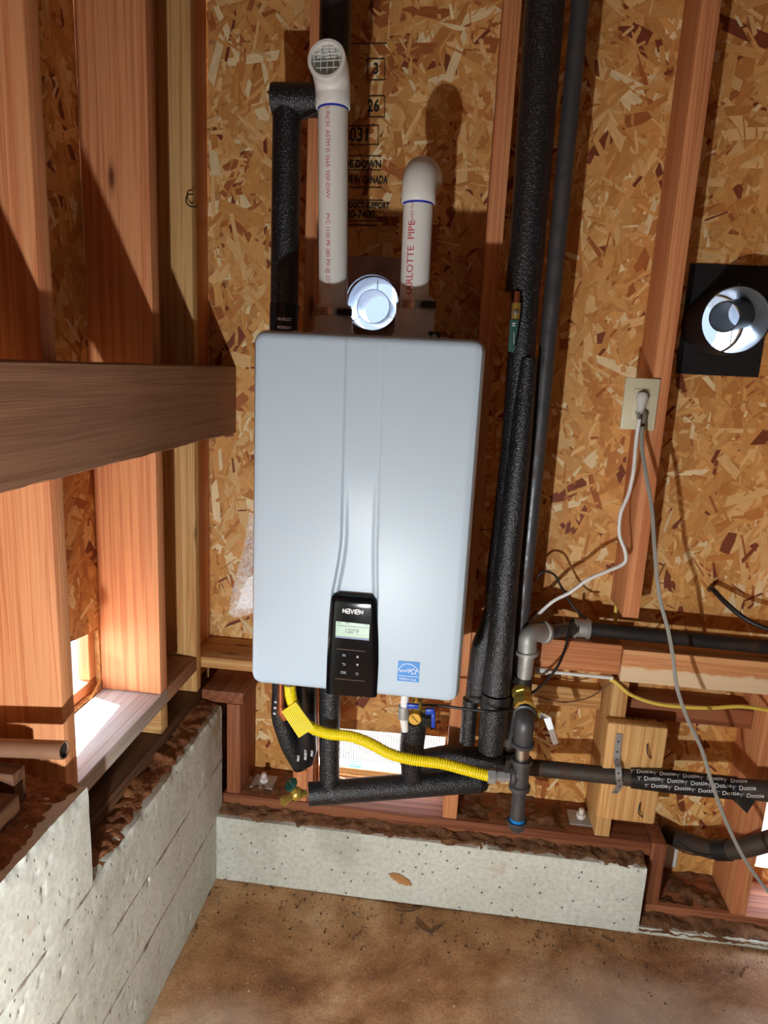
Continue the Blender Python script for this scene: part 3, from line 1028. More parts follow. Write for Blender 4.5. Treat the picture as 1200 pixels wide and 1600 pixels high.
o2 = P(637.2, 1061.7, YS-0.0004)
text('sticker_lettering', 'ENERGY STAR', 0.0062, lambda u, v: Vector((o2.x+u, o2.y, o2.z+v-0.02*u)), M_PRINT, st, 'CENTER', sx=0.88)

# flue collars, clamps and small fittings on top
VX, IX, VY = 0.294, 0.466, -0.14
for x in (VX, IX):
    big = x == IX
    c = MB().lathe([(0, 0.047), (0.012, 0.047), (0.014, 0.042), (0.062 if big else 0.042, 0.0395), (0.064 if big else 0.044, 0.036),
                    (0.088 if big else 0.066, 0.036), (0.088 if big else 0.066, 0.0302), (0.0, 0.0302)], (x, VY, 1.446), (0, 0, 1), 32, True).build('intake_collar' if big else 'exhaust_collar', M_PVCG, wh, smooth=40)
    z = 1.441+(0.078 if big else 0.057)
    if big:
        for k in range(8):
            a = 2*pi*k/8-pi/2
            MB().obox((x+0.038*cos(a), VY+0.038*sin(a), 1.441+0.045), (-sin(a), cos(a), 0), (cos(a), sin(a), 0), (0, 0, 1), 0.003, 0.006, 0.075).build('collar_rib', M_PVCG, c)
    cl = MB().lathe([(-0.0075, 0.0364), (-0.0075, 0.0376), (0.0075, 0.0376), (0.0075, 0.0364)], (x, VY, z), (0, 0, 1), 32, True).build('band_clamp', M_STEEL, wh, smooth=40)
    a = radians(-42)
    p = Vector((x+0.043*cos(a), VY+0.043*sin(a), z))
    s_ = MB().obox(p, (-sin(a), cos(a), 0), (cos(a), sin(a), 0), (0, 0, 1), 0.022, 0.010, 0.014, 0.001)
    s_.lathe([(0, 0), (0, 0.0062), (0.009, 0.0062), (0.009, 0.003), (0.010, 0)], p+Vector((-sin(a), cos(a), 0))*-0.020, (-sin(a), cos(a), 0), 8)
    s_.build('clamp_screw', M_BLACK, cl, smooth=40)
for px, py in ((464, 513), (694, 524)):
    p = P(px, py, -0.20)
    t_ = MB().box(p.x-0.009, p.x+0.009, -0.202, -0.200, 1.436, 1.4545, 0.0006).build('cover_latch', M_STEEL, wh)
    MB().lathe([(0, 0), (0, 0.0042), (0.003, 0.0042), (0.0035, 0)], (p.x, -0.202, 1.447), (0, -1, 0), 10).build('latch_screw', M_BLACK, t_)
p = P(680, 518, -0.15)
pl = MB().box(p.x-0.013, p.x+0.013, -0.17, -0.13, 1.436, 1.4665, 0.002).build('sample_port', M_BLACK, wh)
MB().lathe([(0, 0), (0, 0.006), (0.003, 0.006), (0.003, 0)], (p.x, -0.17, 1.455), (0, -1, 0), 12).build('port_screw', M_STEEL, pl)


# ------------------------------------------------------------------ PVC flue pipes
def bend(c0, d0, d1, R, n=12):                    # quarter bend starting at c0, heading d0, leaving along d1
    c0, d0, d1 = Vector(c0), Vector(d0).normalized(), Vector(d1).normalized()
    o = c0+d1*R
    return [o-d1*R*cos(pi/2*i/n)+d0*R*sin(pi/2*i/n) for i in range(n+1)]


def pvc(name, x, ztop, dirn, label, words):
    r = empty(name, (x, VY, 1.46), label, 'vent pipe')
    pp = MB().tube([(x, VY, 1.455), (x, VY, ztop+0.03)], 0.0300, 40).build('pipe', M_PVC, r, smooth=40)
    MB().lathe([(-0.004, 0.0303), (0.002, 0.0309), (0.002, 0.0303)], (x, VY, ztop), (0, 0, 1), 40).build('primer_ring', M_BLUEP, r, smooth=40)
    s0 = Vector((x, VY, ztop))
    path = [s0, s0+Vector((0, 0, 0.001)), s0+Vector((0, 0, 0.018))]
    bd = bend(s0+Vector((0, 0, 0.022)), (0, 0, 1), dirn, 0.037)
    path += bd
    e = bd[-1]+Vector(dirn)*0.018
    path.append(e)
    rr = [0.0335, 0.0345]+[0.0345+0.0025*max(0, (i-3)/(len(path)-5)) for i in range(len(path)-2)]
    b = MB().tube(path, rr, 40, False)
    inn = [e-Vector(dirn)*0.0005]+list(reversed(path[2:-1]))
    b2 = MB().tube([e, e-Vector(dirn)*0.02, *list(reversed(bd))], [0.0295]*(2+len(bd)), 40, False)
    b.add(b2.v, b2.f)
    n0 = (len(path)-1)*40
    # rim between outer and inner surface
    dv = Vector(dirn)
    b.lathe([(0, 0.0295), (0.0015, 0.0305), (0.0015, 0.0360), (0, rr[-1])], e, dv, 40)
    b.lathe([(0, 0.0335), (0, 0.0300)], s0, (0, 0, 1), 40)
    b.build('elbow', M_PVC, r, smooth=50)
    if dirn[1] < -0.5:
        g = MB()
        for k in range(-2, 3):
            t = k*0.0125
            h = sqrt(max(0, 0.0296**2-t*t))
            if h < 0.008: continue
            up = Vector((0, 0, 1))
            ri = dv.cross(up).normalized()
            upp = ri.cross(dv)
            c = e-dv*0.006
            g.tube([c+ri*t-upp*h, c+ri*t+upp*h], 0.0009, 5)
            g.tube([c+upp*t-ri*h, c+upp*t+ri*h], 0.0009, 5)
        g.build('insect_screen', M_PVC, r, smooth=40)
    for s, size, z0, ang, up in words:
        sg = 1 if up else -1
        fn = lambda u, v, z0=z0, ang=ang, sg=sg: Vector((x+0.0303*sin(ang-sg*v/0.03), VY-0.0303*cos(ang-sg*v/0.03), z0+sg*u))
        text('red_lettering', s, size, fn, M_REDINK, pp, curved=0.003)
    return r


e1 = P(524, 170, VY).z
e2 = P(652, 318, VY).z
pe = pvc('exhaust_vent_pipe', VX, e1, (-0.04, -0.985, 0.15), 'tall white plastic vent pipe ending in a screened elbow',
    [('2 INCH  ASTM D 2665  NSF-DWV', 0.0115, e1-0.004, -0.18, False), ('PVC 1120 PR 280 PSI @ 23°C', 0.0115, e1-0.20, -0.18, False),
     ('NSF-PW', 0.0115, e1-0.405, -0.18, False)])
pi_ = pvc('intake_vent_pipe', IX, e2, (0.12, 0.99, 0.05), 'shorter white plastic vent pipe with its elbow turned to the wall',
    [('HARLOTTE  PIPE', 0.0205, 1.528, -0.30, True), ('PLAST TUBO', 0.0085, e2-0.042, -0.30, True)])
pe.rotation_euler.y = -0.034                      # both pipes lean a little
pi_.rotation_euler.y = -0.014
pi_.location.x -= 0.003


# ------------------------------------------------------------------ round duct stubs through the wall
def ring(x, z, y0, y1, r, th, n=40, axis=(0, 1, 0)):
    L = y1-y0
    return MB().lathe([(0, r), (L, r), (L, r-th), (0, r-th)], (x, y0, z), axis, n, True)


d1 = empty('round_duct', (0.338, 0.12, 1.48), 'round galvanised duct in a square sheet metal plate between the two white vent pipes', 'duct')
sheet('mounting_plate', (0.262, 0.470, 1.44, 1.655), [circle(0.338, 1.545, 0.0675)], 0.0016, lambda u, v, h: Vector((u, 0.1345+h, v)), M_RUSTY, d1)
ring(0.338, 1.545, 0.118, 0.30, 0.0672, 0.0014).build('outer_duct', M_GALV, d1, smooth=40)
ring(0.343, 1.536, 0.115, 0.26, 0.0405, 0.0012).build('inner_duct', M_GALV, d1, smooth=40)
for k in range(3):
    a = pi/2+2*pi*k/3
    MB().obox((0.3405+0.054*cos(a), 0.20, 1.5405+0.054*sin(a)), (cos(a), 0, sin(a)), (0, 1, 0), (-sin(a), 0, cos(a)), 0.026, 0.012, 0.0012).build('spacer', M_GALV, d1)

d2 = empty('round_duct', (1.153, 0.05, 1.45), 'black round duct stub on a square black plate right of the outlet', 'duct')
pl2 = sheet('mounting_plate', (1.082, 1.272, 1.41, 1.662), [circle(1.153, 1.527, 0.0700)], 0.0020, lambda u, v, h: Vector((u, 0.1340+h, v)), M_BPAINT, d2)
ring(1.153, 1.527, 0.0, 0.15, 0.0725, 0.0016).build('outer_duct', M_BPAINT, d2, smooth=40)
ring(1.153, 1.527, 0.004, 0.30, 0.0705, 0.0016).build('duct_liner', M_GALV, d2, smooth=40)
for px, py in ((1177, 580), (1070, 577), (1092, 420)):
    p = P(px, py, 0.134)
    MB().lathe([(0, 0), (0.0002, 0.005), (0.002, 0.004), (0.0026, 0)], (p.x, 0.134, p.z), (0, -1, 0), 10).build('plate_screw', M_BLACK, pl2)
na, fa = P(1132, 495, 0.02), P(1168, 487, 0.13)
ax = (fa-na).normalized()
MB().lathe([(0, 0.0335), (0.11, 0.0335), (0.11, 0.0305), (0, 0.0305)], na, ax, 36, True).build('inner_duct', M_FOAM, d2, smooth=40)
for k in range(2):
    a = pi/2+pi*k
    MB().tube([na+ax*0.06+Vector((0, 0, 0.033*sin(a))), na+ax*0.06+Vector((0, 0.0, 0.066*sin(a)))], 0.001, 6).build('spacer', M_GALV, d2)
# outdoor pipe seen through the low vent
op = empty('outdoor_pipe', (0.42, 0.28, 0.20), 'white plastic pipe with a blue coupling outside the low vent', 'pipe')
A, B = P(530, 1195, 0.30), P(730, 1212, 0.30)
B.z = A.z
MB().tube([A-Vector((0.3, 0, 0)), B+Vector((0.4, 0, 0))], 0.0165, 16).build('pipe', M_PVC, op, smooth=40)
q_ = P(556, 1197, 0.30)
MB().tube([(q_.x-0.02, 0.30, A.z), (q_.x+0.02, 0.30, A.z)], 0.0195, 16).build('coupling', M_SKY, op, smooth=40)


for x_ in (q_.x-0.12, q_.x+0.25):
    MB().tube([(x_, 0.30, -0.25), (x_, 0.30, A.z-0.012)], 0.008, 10).build('support_stake', M_GALV, op, smooth=40)


# ------------------------------------------------------------------ insulated and iron pipes
def vt(rows, n=22):                   # upright tube from rows (left px, right px, py, Y)
    pts, rs = [], []
    for a, c, py, Y in rows:
        p, q = P(a, py, Y), P(c, py, Y)
        pts.append((p+q)/2)
        rs.append((q-p).length/2)
    return pts, rs


def pipe(b, pts, r, n=22):
    return b.tube(pts, r, n)


def roundbend(pts, R, n=8):           # polyline with rounded corners
    pts = [Vector(p) for p in pts]
    out = [pts[0]]
    for i in range(1, len(pts)-1):
        a, c = (pts[i-1]-pts[i]), (pts[i+1]-pts[i])
        rr = min(R, a.length*0.49, c.length*0.49)
        s, e = pts[i]+a.normalized()*rr, pts[i]+c.normalized()*rr
        for k in range(n+1):
            t = k/n
            out.append(s*(1-t)**2+pts[i]*2*t*(1-t)+e*t*t)
    out.append(pts[-1])
    return out


# left riser: up beside the heater, across, then up again behind the screened elbow
r1 = empty('insulated_pipe', (0.163, -0.04, 1.40), 'black foam insulated pipe rising behind the heater left of the screened vent pipe', 'pipe')
xc = (P(427, 300, -0.04).x+P(467, 300, -0.04).x)/2
MB().tube([(xc, -0.04, 0.76), (xc, -0.04, 1.10), (xc, -0.04, 1.953)], [0.030, 0.0305, 0.0315], 24).build('vertical_sleeve', M_FOAM, r1, smooth=50)
zc = P(490, 160, -0.04).z
MB().tube([(xc-0.030, -0.045, zc+0.003), (xc+0.02, -0.045, zc+0.003), (0.262, -0.045, zc)], 0.0325, 24).build('cross_sleeve', M_FOAM, r1, smooth=50)
xu = P(522, 30, -0.05).x
MB().tube([(xu+0.004, -0.05, zc-0.03), (xu, -0.05, TOP-0.045)], 0.0330, 24).build('upper_sleeve', M_FOAM, r1, smooth=50)
MB().obox((0.236, -0.076, zc+0.038), (1, 0, 0.35), (0, 1, 0), (-0.35, 0, 1), 0.035, 0.008, 0.012, 0.002).build('foam_flap', M_TAPE, r1)
MB().obox((0.222, -0.076, zc-0.036), (1, 0, 0.45), (0, 1, 0), (-0.45, 0, 1), 0.045, 0.008, 0.006, 0.002).build('foam_flap', M_TAPE, r1)
tp = MB().lathe([(0, 0.0318), (0.075, 0.0325)], (xc, -0.04, 1.445), (0, 0, 1), 28).build('wrap_tape', M_TAPE, r1, smooth=40)
for k in range(2):
    z_ = P(447, 499+k*13, -0.072).z
    for j, wd in enumerate(('PROSELECT', 'SELECT')):
        ang = -0.05 if j == 0 else -1.45
        text('tape_lettering', wd, 0.0085, lambda u, v, ang=ang, z_=z_: Vector((xc+0.0328*sin(ang-0.15+u/0.0328), -0.04-0.0328*cos(ang-0.15+u/0.0328), z_+v)), M_PRINT, tp, bold=0.0002, sx=0.75)

# right-hand risers
r2 = empty('insulated_pipe', (0.69, -0.06, 0.6), 'wide black foam sleeve narrowing to a thinner pipe right of the heater', 'pipe')
pts, rs = vt([(820, 883, 0, -0.06), (795, 850, 400, -0.06), (788, 843, 456, -0.06)])
d_ = (pts[0]-pts[1]).normalized()
MB().tube([pts[0]+d_*0.46, pts[0], pts[1], pts[2]], [rs[0], rs[0], rs[1], rs[2]], 28).build('upper_sleeve', M_FOAM, r2, smooth=50)
pts, rs = vt([(800, 843, 450, -0.055), (783, 826, 700, -0.055), (760, 802, 900, -0.055), (753, 795, 1000, -0.055)])
MB().tube(pts, rs, 24).build('lower_sleeve', M_FOAM, r2, smooth=50)
pts, rs = vt([(756, 796, 955, -0.060), (747, 786, 985, -0.068), (737, 775, 1008, -0.075), (731, 770, 1050, -0.075), (727, 765, 1090, -0.075)])
MB().tube(pts, rs, 24).build('foot_sleeve', M_FOAM, r2, smooth=50)
pts, rs = vt([(723, 748, 1092, -0.075), (718, 742, 1160, -0.075)])
MB().tube(pts, rs, 20).build('foot_sleeve', M_FOAM, r2, smooth=50)

r3 = empty('insulated_pipe', (0.722, -0.11, 0.5), 'glossy black foam insulated pipe in front of the iron gas riser', 'pipe')
pts, rs = vt([(812, 840, 560, -0.075), (795, 830, 700, -0.085), (770, 811, 900, -0.10), (762, 804, 1000, -0.105), (753, 797, 1081, -0.11)])
MB().tube(pts, rs, 24).build('sleeve', M_FOAM, r3, smooth=50)
pts, rs = vt([(752, 798, 1083, -0.11), (749, 792, 1130, -0.11), (747, 786, 1172, -0.11)])
MB().tube(pts, rs, 24).build('foot_sleeve', M_FOAM, r3, smooth=50)

# manifold under the heater
mf = empty('insulated_manifold', (0.46, -0.11, 0.29), 'long black foam insulated pipe running across below the heater', 'pipe')
A, B = P(482, 1241, -0.15), P(748, 1219, -0.05)
MB().tube([A, B], [0.0285, 0.0300], 26).build('cross_sleeve', M_FOAM, mf, smooth=50)
pts, rs = vt([(499, 531, 1083, -0.13), (499, 531, 1150, -0.13), (500, 530, 1236, -0.135)])
pts[0].z = HZ0-0.001
MB().tube(pts, rs, 22).build('left_riser', M_FOAM, mf, smooth=50)
pts, rs = vt([(628, 668, 1122, -0.115), (624, 662, 1170, -0.10), (628, 660, 1225, -0.085)])
MB().tube(pts, rs, 22).build('middle_riser', M_FOAM, mf, smooth=50)
MB().tube([P(640, 1192, -0.085), P(700, 1183, -0.07), P(783, 1187, -0.045)], [0.026, 0.030, 0.027], 22).build('upper_branch', M_FOAM, mf, smooth=50)
MB().tube([P(745, 1219, -0.055), P(752, 1216, -0.05), P(757, 1214, -0.045)], [0.031, 0.031, 0.022], 22).build('sleeve_end', M_TAPE, mf, smooth=50)

# hose bibb on the left end
hb = empty('drain_valve', P(462, 1250, -0.16), 'small brass hose valve with a green handle at the left end of the manifold', 'valve')
a_ = P(478, 1240, -0.152)
bd = P(463, 1240, -0.165)
MB().tube([a_, bd], 0.0095, 6).build('hex_shank', M_BRASS, hb, smooth=30)
MB().lathe([(-0.016, 0.006), (-0.011, 0.013), (0, 0.0165), (0.011, 0.013), (0.016, 0.007)], bd, (P(456, 1250, -0.175)-bd), 18).build('body', M_BRASS, hb, smooth=50)
e_ = P(445, 1251, -0.19)
MB().lathe([(0, 0.008), (0.022, 0.0085), (0.022, 0.011), (0.032, 0.011), (0.032, 0.008), (0.020, 0.006)], bd+(e_-bd)*0.25, (e_-bd), 18).build('spout', M_BRASS, hb, smooth=40)
st_ = P(455, 1224, -0.18)
stem = MB().lathe([(0, 0.009), (0.020, 0.0085), (0.020, 0.006), (0.034, 0.0055)], bd, (st_-bd), 12).build('bonnet', M_BRASS, hb, smooth=40)
hw = MB()
dd = (st_-bd).normalized()
hw.lathe([(0, 0.004), (0, 0.0165), (0.003, 0.018), (0.007, 0.0165), (0.007, 0.004)], bd+dd*0.033, (dd+Vector((-0.5, -0.1, 0))).normalized(), 10, True)
hw.build('hand_wheel', M_GREEN, hb, smooth=30)
MB().tube([bd+dd*0.04, bd+dd*0.05], 0.0035, 8).build('wheel_screw', M_STEEL, hb)

# copper stubs and taped insulation below the left corner
tl = empty('taped_insulation', P(455, 1190, -0.1), 'black taped foam wrap around copper pipes below the left end of the heater', 'insulation')
MB().tube(roundbend([P(440, 1060, -0.13), P(437, 1120, -0.13), P(452, 1165, -0.12), P(470, 1196, -0.10)], 0.02), 0.0215, 20).build('left_wrap', M_FOAM, tl, smooth=50)
pts, rs = vt([(463, 493, 1080, -0.10), (461, 495, 1130, -0.10), (460, 496, 1170, -0.10), (463, 489, 1192, -0.10)])
pts[0].z = HZ0-0.002
wr = MB().tube(pts, rs, 22).build('right_wrap', M_TAPE, tl, smooth=50)
for px, py, wd in ((466, 1190, 'PRO'), (477, 1188, 'SELECT'), (487, 1183, 'PRO'), (489, 1150, 'SELECT')):
    o = P(px, py, -0.132)
    text('tape_lettering', wd, 0.0085, lambda u, v, o=o: Vector((o.x-v*0.9, o.y+0.10*abs(o.x+v-0.245), o.z+u)), M_PRINT, wr, bold=0.0003)
for px, py in ((431, 1098), (430, 1107), (429, 1116)):
    o = P(px, py, -0.153)
    text('tape_lettering', 'E3', 0.0065, lambda u, v, o=o: Vector((o.x+u-0.004, o.y+0.002, o.z+v)), M_PRINT, tl, bold=0.0003)
cp1 = empty('copper_pipe', P(440, 1110, -0.16), 'short copper pipe stub beside the yellow gas hose', 'pipe')
MB().tube([P(439, 1060, -0.165), P(439, 1104, -0.165)], 0.0085, 16).build('stub', M_COPPER, cp1, smooth=50)
MB().tube([P(439, 1102, -0.165), P(440, 1112, -0.165), P(446, 1122, -0.162)], [0.0105, 0.0115, 0.0115], 16).build('elbow', M_COPPER, cp1, smooth=50)
cp2 = MB().tube([P(493, 1060, -0.06), P(494, 1180, -0.06), P(493, 1236, -0.065)], 0.0075, 14).build('copper_pipe', M_COPPER, smooth=50)
tag(cp2, 'long thin copper pipe hanging left of the insulated riser', 'pipe')

# condensate fitting and isolation valve under the heater
cf = empty('condensate_pipe', P(632, 1130, -0.17), 'short white drain tube with a grey union under the heater', 'pipe')
MB().tube([P(633, 1078, -0.18), P(632, 1105, -0.18)], 0.0095, 18).build('tube', M_PVC, cf, smooth=50)
MB().tube([P(631, 1103, -0.18), P(630.5, 1122, -0.18)], 0.0125, 18).build('union', M_MALL, cf, smooth=50)
MB().tube([P(631, 1121, -0.18), P(633, 1142, -0.18)], [0.010, 0.008], 18).build('drain_outlet', M_PVC, cf, smooth=50)
iv = empty('isolation_valve', P(658, 1140, -0.16), 'brass isolation valve with two blue lever handles under the heater', 'valve')
p1 = P(648, 1124, -0.18)
MB().tube([P(651, 1085, -0.15), P(652, 1124, -0.15)], 0.013, 18).build('body', M_BRASS, iv, smooth=50)
MB().lathe([(0, 0), (0, 0.014), (0.006, 0.0145), (0.030, 0.0145)], p1, (0, 1, 0), 26).build('port_cap', M_BRASS, iv, smooth=40)
MB().tube([P(643, 1119, -0.182), P(653, 1129, -0.182)], 0.0006, 5).build('cap_slot', M_INK, iv)
MB().obox(P(645, 1103, -0.19), (1, 0, 0.05), (0, 1, 0), (-0.05, 0, 1), 0.027, 0.010, 0.011, 0.002).build('lever_handle', M_BLUE, iv, smooth=40)
h2 = MB().obox(P(672, 1111, -0.18), (1, 0, 0.12), (0, 1, 0), (-0.12, 0, 1), 0.020, 0.012, 0.014, 0.002).build('lever_handle', M_BLUE, iv, smooth=40)
MB().obox(P(677, 1124, -0.18), (1, 0, 0.05), (0, 1, 0), (-0.05, 0, 1), 0.009, 0.008, 0.040, 0.002).build('lever_grip', M_BLUE, h2, smooth=40)
MB().tube([P(662, 1112, -0.165), P(668, 1112, -0.178)], 0.005, 10).build('valve_stem', M_STEEL, iv)
MB().tube([P(668, 1115, -0.15), P(666, 1128, -0.14)], 0.016, 14).build('insulation_sleeve', M_FOAM, iv, smooth=50)

# tall iron riser that drops behind the gas valve
gr = empty('iron_riser', (0.752, -0.03, 0.39), 'tall bare black iron pipe standing right of the insulated pipes', 'pipe')
pts, rs = vt([(888, 921, 0, -0.03), (857, 882, 400, -0.03), (816, 843, 800, -0.03), (800, 824, 960, -0.03), (793, 811, 1165, -0.03)])
d_ = (pts[0]-pts[1]).normalized()
xm = sum(p.x for p in pts)/len(pts)
MB().tube([(xm, -0.03, TOP-0.045), (xm, -0.03, 1.0), (xm, -0.03, 0.47)], 0.0185, 24).build('pipe', M_IRON, gr, smooth=50)
MB().lathe([(0, 0.020), (0, 0.026), (0.012, 0.026), (0.014, 0.024), (0.045, 0.024), (0.047, 0.026), (0.06, 0.026), (0.06, 0.02)], (xm, -0.03, 0.405), (0, 0, 1), 24).build('coupling', M_IRON2, gr, smooth=40)
# wrapped drain line from its foot to the right
dl = empty('drain_line', (1.1, -0.03, 0.36), 'dusty black pipe running right from the riser, partly wrapped in black lettered tape', 'pipe')
A, B = P(800, 1196, 0.0), P(1205, 1237, -0.085)
MB().tube([A, A+(B-A)*0.45, B, B+(B-A)*0.3], [0.0205, 0.021, 0.024, 0.024], 24).build('pipe', M_DUSTP, dl, smooth=50)
W0, W1 = P(985, 1216, -0.038), P(1152, 1233, -0.074)
ta, tb = (W0-A).length/(B-A).length, (W1-A).length/(B-A).length
W0, W1 = A+(B-A)*ta, A+(B-A)*tb
tw = MB().tube([W0, (W0+W1)/2, W1], [0.0255, 0.0275, 0.0265], 26).build('wrap_tape', M_TAPE, dl, smooth=40)
ax_ = (W1-W0).normalized()
up_ = (Vector((0, 0, 1))-ax_*ax_.z).normalized()
fw_ = up_.cross(ax_)
if fw_.y > 0: fw_ = -fw_
for row in range(3):
    for k in range(5):
        ang = 1.12-0.56*row
        u0_ = 0.012+k*0.052+row*0.016
        fn = lambda u, v, ang=ang, u0_=u0_: W0+ax_*(u0_+u)+(up_*sin(ang+(v+0.10*u)/0.028)+fw_*cos(ang+(v+0.10*u)/0.028))*0.0281
        text('tape_lettering', 'Dottie', 0.0140, fn, M_PRINT, tw, curved=0.004)
        mk = MB()
        g2 = lambda u, v, fn=fn: fn(u-0.016, v)
        mk.ribbon([(0.002, 0.004), (0.006, 0.0), (0.004, -0.004)], 0.0016, g2)
        mk.ribbon([(0.002, 0.004), (0.011, 0.004)], 0.0016, g2)
        mk.build('tape_mark', M_KEYS, tw, fixn=False)
fl_ = [P(1130, 1222, -0.09), P(1180, 1252, -0.10), P(1167, 1271, -0.11), P(1140, 1245, -0.095)]
MB().add(fl_+[p+Vector((0, 0.0015, 0)) for p in fl_], [(0, 1, 2, 3), (7, 6, 5, 4), (0, 4, 5, 1), (1, 5, 6, 2), (2, 6, 7, 3), (3, 7, 4, 0)]).build('loose_tape_end', M_IRON2, dl)
# perforated strap hanger around it
hs = empty('strap_hanger', P(966, 1230, -0.04), 'perforated galvanised strap holding the dusty pipe to the wooden block', 'strap')
sp = [P(968, 1147, -0.040), P(965, 1170, -0.042), P(964, 1187, -0.046), P(966, 1200, -0.062), P(967, 1216, -0.066), P(968, 1228, -0.055), P(960, 1240, -0.040)]
sp = cr(sp, 4)
vs = []
for p in sp:
    vs += [p+Vector((-0.0075, 0, 0)), p+Vector((0.0075, 0, 0)), p+Vector((0.0075, 0.0012, 0)), p+Vector((-0.0075, 0.0012, 0))]
n_ = len(sp)
MB().add(vs, [(4*i+j, 4*i+(j+1) % 4, 4*i+4+(j+1) % 4, 4*i+4+j) for i in range(n_-1) for j in range(4)]+[(0, 1, 2, 3), (4*n_-1, 4*n_-2, 4*n_-3, 4*n_-4)]).build('strap', M_GALV, hs, smooth=40)
for i in range(2, n_-1, 3):
    p = sp[i]
    MB().lathe([(0, 0), (0, 0.0026), (0.0004, 0.0026)], p+Vector((0, -0.0004, 0)), (0, 1, 0), 10).build('strap_hole', M_INK, hs)
# bent nails on the block
for i, (a, c, d) in enumerate((((1011, 1163), (1012, 1178), (1017, 1185)), ((1000, 1255), (998, 1270), (1004, 1277)))):
    tag(MB().tube(cr([P(*a, -0.044), P(*c, -0.052), P(*d, -0.042)], 4), 0.0016, 6).build('bent_nail', M_IRON2),
        ('bent nail in the wooden block above the wrapped pipe', 'bent nail in the wooden block below the wrapped pipe')[i], 'nail')

# low drain going out through the wall on the right
lp = empty('low_drain_pipe', P(1045, 1310, 0.1), 'sagging black pipe leaving through the wall low on the right', 'pipe')
MB().tube(cr([P(1040, 1303, 0.13), P(1080, 1318, 0.07), P(1120, 1328, 0.02), P(1160, 1325, -0.02), P(1215, 1310, -0.06)], 6), 0.0235, 22).build('pipe', M_DUSTP, lp, smooth=50)
MB().tube([P(1118, 1328, 0.022), P(1140, 1328, 0.0)], 0.0262, 22).build('coupling', M_BLACK, lp, smooth=40)
MB().tube(cr([P(1055, 1325, 0.03), P(1080, 1335, 0.02), P(1110, 1337, 0.0)], 5), 0.0016, 6).build('tie_wire', M_BLACK, lp)
fp = MB().box(1.217, 1.262, 0.1335, 0.1375, 0.062, 0.155, 0.001).build('pipe_flashing', M_PVC)  # added white panel, stands in for siding seen through the drain hole
tag(fp, 'small white flashing panel added in place of siding seen behind the drain hole', 'flashing')

# ------------------------------------------------------------------ gas line
gl = empty('gas_line', P(812, 1300, -0.12), 'iron gas line with elbows, brass shut-off valve and drip leg right of the heater', 'gas pipe')
yb = 0.03
U = P(903, 981, yb)
R_ = P(1215, 1013, yb)
MB().tube([U, R_, R_+(R_-U)*0.5], 0.0178, 22).build('horizontal_pipe', M_IRON2, gl, smooth=50)
MB().lathe([(-0.020, 0.020), (-0.020, 0.025), (-0.013, 0.026), (-0.012, 0.0225), (0.012, 0.0225), (0.013, 0.026), (0.020, 0.025), (0.020, 0.020)], P(908, 981.5, yb), (R_-U), 20).build('coupling', M_MALL, gl, smooth=40)
E0 = P(831, 1000, -0.065)
MB().tube([P(900, 981, 0.025), P(848, 989, -0.045)], 0.0170, 20).build('nipple', M_IRON, gl, smooth=50)


def fitting_elbow(name, pts, r, mat, lips=True):
    path = roundbend(pts, 0.05, 10)
    o = MB().tube(path, r, 24).build(name, mat, gl, smooth=50)
    if lips:
        for a, c in ((path[0], path[1]), (path[-1], path[-2])):
            d = (c-a).normalized()
            MB().lathe([(0, r*0.8), (0, r*1.22), (0.008, r*1.22), (0.010, r*0.98)], a-d*0.002, d, 24).build('fitting_lip', mat, o, smooth=40)
    return o


fitting_elbow('upper_elbow', [P(851, 988, -0.045), P(824, 990, -0.085), P(824, 1021, -0.085)], 0.0215, M_MALL)
MB().tube([P(824, 1019, -0.085), P(819, 1062, -0.085)], 0.0175, 20).build('nipple', M_MALL, gl, smooth=50)
fitting_elbow('middle_elbow', [P(818.5, 1058, -0.085), P(816, 1079, -0.085), P(817, 1084, -0.110)], 0.0210, M_IRON2, False)
MB().lathe([(-0.002, 0.016), (-0.002, 0.0235), (0.014, 0.0235), (0.016, 0.021), (0.030, 0.021), (0.032, 0.0235), (0.050, 0.0235), (0.052, 0.017)], P(815, 1080, -0.098), P(820, 1109, -0.150)-P(815, 1080, -0.098), 8).build('valve_body', M_BRASS, gl, smooth=25)
vs_ = MB().tube([P(830, 1110, -0.125), P(843, 1116, -0.128)], 0.0105, 8).build('valve_stem', M_BRASS, gl, smooth=25)
hp = [P(842, 1117, -0.132), P(855, 1122, -0.142), P(861, 1140, -0.150), P(868, 1163, -0.155)]
vv = []
for i, p in enumerate(hp):
    w = (0.006, 0.0075, 0.006, 0.0055)[i]
    vv += [p+Vector((-w, 0, -w*0.4)), p+Vector((w, 0, w*0.4)), p+Vector((w, 0.003, w*0.4)), p+Vector((-w, 0.003, -w*0.4))]
vv[0] += Vector((0.006, 0, -0.006)); vv[3] += Vector((0.006, 0, -0.006))
vv[1] += Vector((-0.006, 0, 0.006)); vv[2] += Vector((-0.006, 0, 0.006))
MB().add(vv, [(4*i+j, 4*i+(j+1) % 4, 4*i+4+(j+1) % 4, 4*i+4+j) for i in range(3) for j in range(4)]+[(3, 2, 1, 0), (12, 13, 14, 15)]).build('lever_handle', M_STEEL, vs_)
fitting_elbow('lower_elbow', [P(820, 1114, -0.140), P(820, 1130, -0.172), P(817, 1162, -0.165)], 0.0215, M_IRON)
MB().tube([P(817, 1160, -0.165), P(815, 1192, -0.165)], 0.0165, 20).build('nipple', M_STEEL, gl, smooth=50)
T0, T1 = P(815.5, 1185, -0.165), P(811.5, 1232, -0.165)
tee = MB().tube([T0, T1], 0.0195, 24).build('tee', M_IRON, gl, smooth=50)
